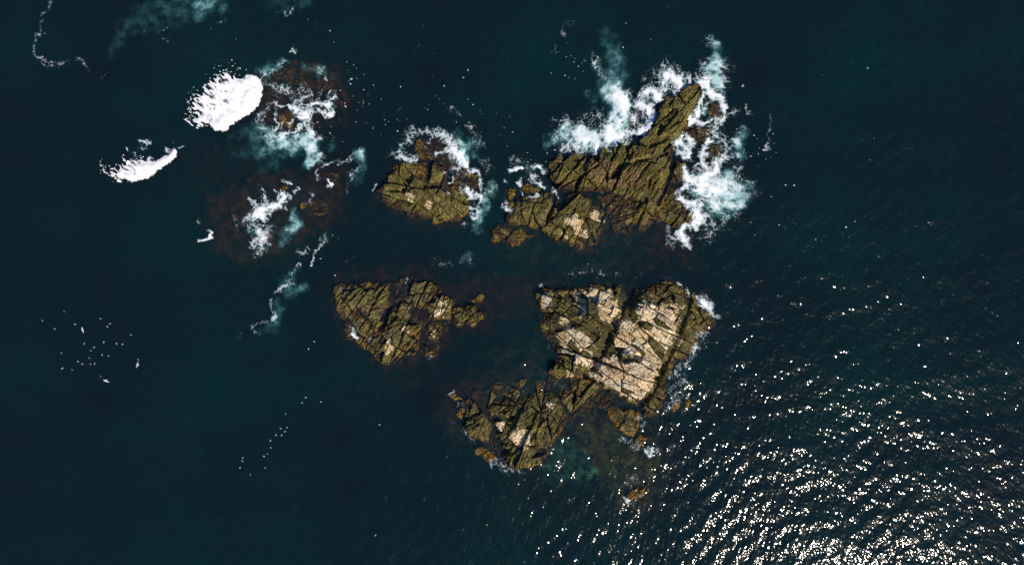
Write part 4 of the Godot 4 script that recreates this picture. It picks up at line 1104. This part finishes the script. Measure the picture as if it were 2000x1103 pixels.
	for i in 7:
		ring.append(Vector3(cos(TAU * i / 7.0) * (0.16 + 0.05 * sin(i * 2.7)), 0.0, sin(TAU * i / 7.0) * (0.1 + 0.04 * cos(i * 1.9))))
	for i in 7:
		for v in [Vector3(0, 0.05, 0), ring[i], ring[(i + 1) % 7]]:
			fleck.add_vertex(v)
	fleck.generate_normals()
	var white := StandardMaterial3D.new()
	white.albedo_color = Color(0.93, 0.94, 0.95)
	white.roughness = 0.95
	var mm := MultiMesh.new()
	mm.transform_format = MultiMesh.TRANSFORM_3D
	mm.mesh = fleck.commit()
	var places := []
	var clusters := [[700, 200, 60, 50], [690, 150, 30, 25], [760, 250, 60, 40], [850, 200, 90, 40], [960, 260, 80, 40], [1050, 300, 50, 20], [1120, 120, 60, 50], [1250, 80, 90, 22], [1480, 300, 50, 45], [1550, 200, 160, 22], [660, 490, 60, 16], [620, 60, 60, 12], [500, 60, 120, 10], [930, 120, 160, 18], [640, 250, 40, 20], [1700, 330, 200, 20], [1560, 420, 90, 30], [420, 125, 25, 16], [455, 132, 14, 18]]
	for q in clusters:
		for i in q[3] * 2 / 5:
			places.append(P(q[0] + rng.randfn(0.0, q[2] * 0.5), q[1] + rng.randfn(0.0, q[2] * 0.42)))
	mm.instance_count = places.size()
	for i in places.size():
		var p: Vector2 = places[i]
		var s := 0.25 + 0.6 * pow(rng.randf(), 3.0)
		mm.set_instance_transform(i, Transform3D(Basis(Vector3.UP, rng.randf() * TAU).scaled(Vector3(s * rng.randf_range(0.8, 2.0), 1.0, s)), Vector3(p.x, wave(p.x, p.y) + 0.03, p.y)))
	var fl := MultiMeshInstance3D.new()
	fl.name = numbered("foam_flecks")
	fl.multimesh = mm
	fl.material_override = white
	add_child(fl)
	tag(fl, "tiny white foam flecks drifting on the dark water among the northern rocks", "foam", "", "stuff")

func breaker(called: String, label: String, outline: Array, high: float, seed_: int) -> void:
	# tumbling white water: a lumpy heap, steep at its front (south-east), torn into fingers of spray behind
	var poly := plan(outline)
	var r := box_of(poly).grow(1.6)
	var mid := r.get_center()
	var o := base(called, Vector3(mid.x, 0.0, mid.y))
	tag(o, label, "breaking wave")
	var res := 14.0
	var w := int(r.size.x * res)
	var h := int(r.size.y * res)
	var dir := Vector2(-0.82, -0.57)
	var streak := noise(seed_, 1.0, 3)
	var lump := noise(seed_ + 5, 1.3, 4)
	var bendy := noise(seed_ + 9, 2.0, 2)
	var bytes := PackedByteArray()
	bytes.resize(w * h * 4)
	bytes.fill(229)
	var grid := PackedFloat32Array()
	var gs := 0.25
	var gx := int(r.size.x / gs) + 2
	var gz := int(r.size.y / gs) + 2
	grid.resize(gx * gz)
	for k in gz:
		for i in gx:
			grid[k * gx + i] = inside_by(r.position + Vector2(i, k) * gs, poly)
	var back_min := 1e9
	var back_max := -1e9
	for p in poly:
		back_min = minf(back_min, p.dot(dir))
		back_max = maxf(back_max, p.dot(dir))
	var sd := func(p: Vector2) -> float:
		var q := (p - r.position) / gs
		var i := clampi(int(q.x), 0, gx - 2)
		var k := clampi(int(q.y), 0, gz - 2)
		var f := (q - Vector2(i, k)).clampf(0.0, 1.0)
		return lerpf(lerpf(grid[k * gx + i], grid[k * gx + i + 1], f.x), lerpf(grid[(k + 1) * gx + i], grid[(k + 1) * gx + i + 1], f.x), f.y)
	for y in h:
		for x in w:
			var p := r.position + Vector2(x + 0.5, y + 0.5) / res
			var s: float = sd.call(p)
			var a := 0.0
			if s > -1.7:
				var back := clampf((p.dot(dir) - back_min) / (back_max - back_min), 0.0, 1.0)     # 0 at the front, 1 at the torn back
				var n := streak.get_noise_2d(p.dot(dir) * 0.35 + 0.25 * bendy.get_noise_2d(p.x, p.y), p.dot(dir.orthogonal()) * 1.25 + 0.5 * bendy.get_noise_2d(p.x + 40.0, p.y))
				var l := lump.get_noise_2d(p.x * 1.5, p.y * 1.5)
				var torn := smoothstep(0.4, 0.85, back)
				var fine := lump.get_noise_2d(p.x * 5.0, p.y * 5.0)
				a = clampf((s + 0.3 * l + 0.22 * fine + torn * (2.6 * n + 0.1) - 0.55 * torn) / 0.14, 0.0, 1.0)
				var slot := smoothstep(0.3, 0.55, back) * smoothstep(0.1, 0.32, -n + 0.35 * l) * smoothstep(-0.15, 0.15, bendy.get_noise_2d(p.x * 0.6 + 7.0, p.y * 0.6))
				a *= 1.0 - 0.85 * slot
				if torn > 0.0 and s < 2.6:
					a *= clampf(1.0 - torn * clampf((-n - 0.05) / 0.18, 0.0, 1.0) * clampf((2.6 - s) / 1.3, 0.0, 1.0), 0.0, 1.0)
			bytes[(y * w + x) * 4 + 3] = int(a * 255.0)
	var m := StandardMaterial3D.new()
	m.albedo_texture = ImageTexture.create_from_image(Image.create_from_data(w, h, false, Image.FORMAT_RGBA8, bytes))
	m.transparency = BaseMaterial3D.TRANSPARENCY_ALPHA
	m.roughness = 0.95
	m.metallic_specular = 0.2
	m.texture_repeat = false
	m.cull_mode = BaseMaterial3D.CULL_DISABLED
	var st := SurfaceTool.new()
	st.begin(Mesh.PRIMITIVE_TRIANGLES)
	for k in gz:
		for i in gx:
			var p := r.position + Vector2(i, k) * gs
			var s := grid[k * gx + i]
			var back := clampf((p.dot(dir) - back_min) / (back_max - back_min), 0.0, 1.0)
			var y := wave(p.x, p.y) + 0.06
			if s > -0.8:
				var rise := smoothstep(-0.8, 1.4, s)
				y += high * rise * (1.0 - 0.7 * back) * (0.75 + 0.3 * lump.get_noise_2d(p.x * 0.5, p.y * 0.5)) + 0.14 * rise * streak.get_noise_2d(p.dot(dir) * 0.5, p.dot(dir.orthogonal()) * 1.3)
			st.set_uv((p - r.position) / r.size)
			st.add_vertex(Vector3(p.x - mid.x, y, p.y - mid.y))
	for k in gz - 1:
		for i in gx - 1:
			var a := k * gx + i
			for v in [a, a + 1, a + gx + 1, a, a + gx + 1, a + gx]:
				st.add_index(v)
	st.generate_normals()
	part("white_water", st.commit(), m, o)
	# drops thrown off the back
	var drop := SphereMesh.new()
	drop.radius = 0.075
	drop.height = 0.13
	drop.radial_segments = 6
	drop.rings = 3
	var white := StandardMaterial3D.new()
	white.albedo_color = Color(0.94, 0.95, 0.96)
	white.roughness = 0.9
	var g := RandomNumberGenerator.new()
	g.seed = seed_
	var list := []
	for i in 260:
		var e := g.randi_range(0, poly.size() - 1)
		var p := poly[e].lerp(poly[(e + 1) % poly.size()], g.randf())
		var back := (p.dot(dir) - back_min) / (back_max - back_min)
		if g.randf() > back * 1.1 - 0.35: continue
		p += dir.rotated(g.randfn(0.25, 0.35)) * absf(g.randfn(0.0, 0.9))
		list.append(Transform3D(Basis.IDENTITY.scaled(Vector3.ONE * g.randf_range(0.5, 1.5)), Vector3(p.x - mid.x, wave(p.x, p.y) + g.randf_range(0.1, 0.9), p.y - mid.y)))
	var mm := MultiMesh.new()
	mm.transform_format = MultiMesh.TRANSFORM_3D
	mm.mesh = drop
	mm.instance_count = list.size()
	for i in list.size():
		mm.set_instance_transform(i, list[i])
	var sp := MultiMeshInstance3D.new()
	sp.name = "spray"
	sp.multimesh = mm
	sp.material_override = white
	sp.set_meta("kind", "stuff")
	o.add_child(sp, true)

func make_birds() -> void:
	var floating := [126, 608, 83, 626, 107, 642, 147, 633, 196, 622, 214, 632, 209, 638, 254, 654, 163, 671, 201, 668, 182, 678, 176, 685, 226, 671, 238, 672, 119, 689, 198, 693, 211, 695, 173, 699, 151, 706, 159, 711, 175, 711, 183, 710, 121, 719, 140, 722, 195, 735, 269, 702]
	var line := [602, 681, 613, 667, 597, 776, 627, 784, 590, 786, 558, 808, 548, 836, 561, 834, 557, 842, 550, 849, 539, 849, 528, 860, 529, 874, 522, 886, 515, 891, 474, 894, 473, 900, 468, 913, 517, 914, 488, 927, 741, 829, 733, 1045]
	var flying := [[211, 742, "white seabird flying low, southernmost of the western flock"], [274, 711, "white seabird with spread wings, easternmost of the western flock"], [169, 643, "white seabird on the wing at the north of the western flock"]]
	var g := RandomNumberGenerator.new()
	g.seed = 9
	var proto := make_bird(false)
	var count := 0
	for set in [[floating, "small white seabird floating in the western flock", "flock afloat in the west"], [line, "small white seabird floating in the straggling south-western line", "line of birds in the south-west"]]:
		for i in range(0, set[0].size(), 2):
			var o: Node3D = proto if count == 0 else proto.duplicate()
			o.name = numbered("seabird")
			add_child(o)
			var p := P(set[0][i], set[0][i + 1])
			o.position = Vector3(p.x, wave(p.x, p.y) - 0.01, p.y)
			o.rotation.y = g.randf() * TAU
			o.scale = Vector3.ONE * g.randf_range(0.5, 0.7)
			tag(o, set[1], "seabird", set[2])
			count += 1
	var wings := make_bird(true)
	for i in flying.size():
		var o: Node3D = wings if i == 0 else wings.duplicate()
		o.name = numbered("seabird")
		add_child(o)
		var p := P(flying[i][0], flying[i][1])
		o.position = Vector3(p.x, 0.6 + 0.3 * i, p.y)
		o.rotation.y = g.randf() * TAU
		tag(o, flying[i][2], "seabird")
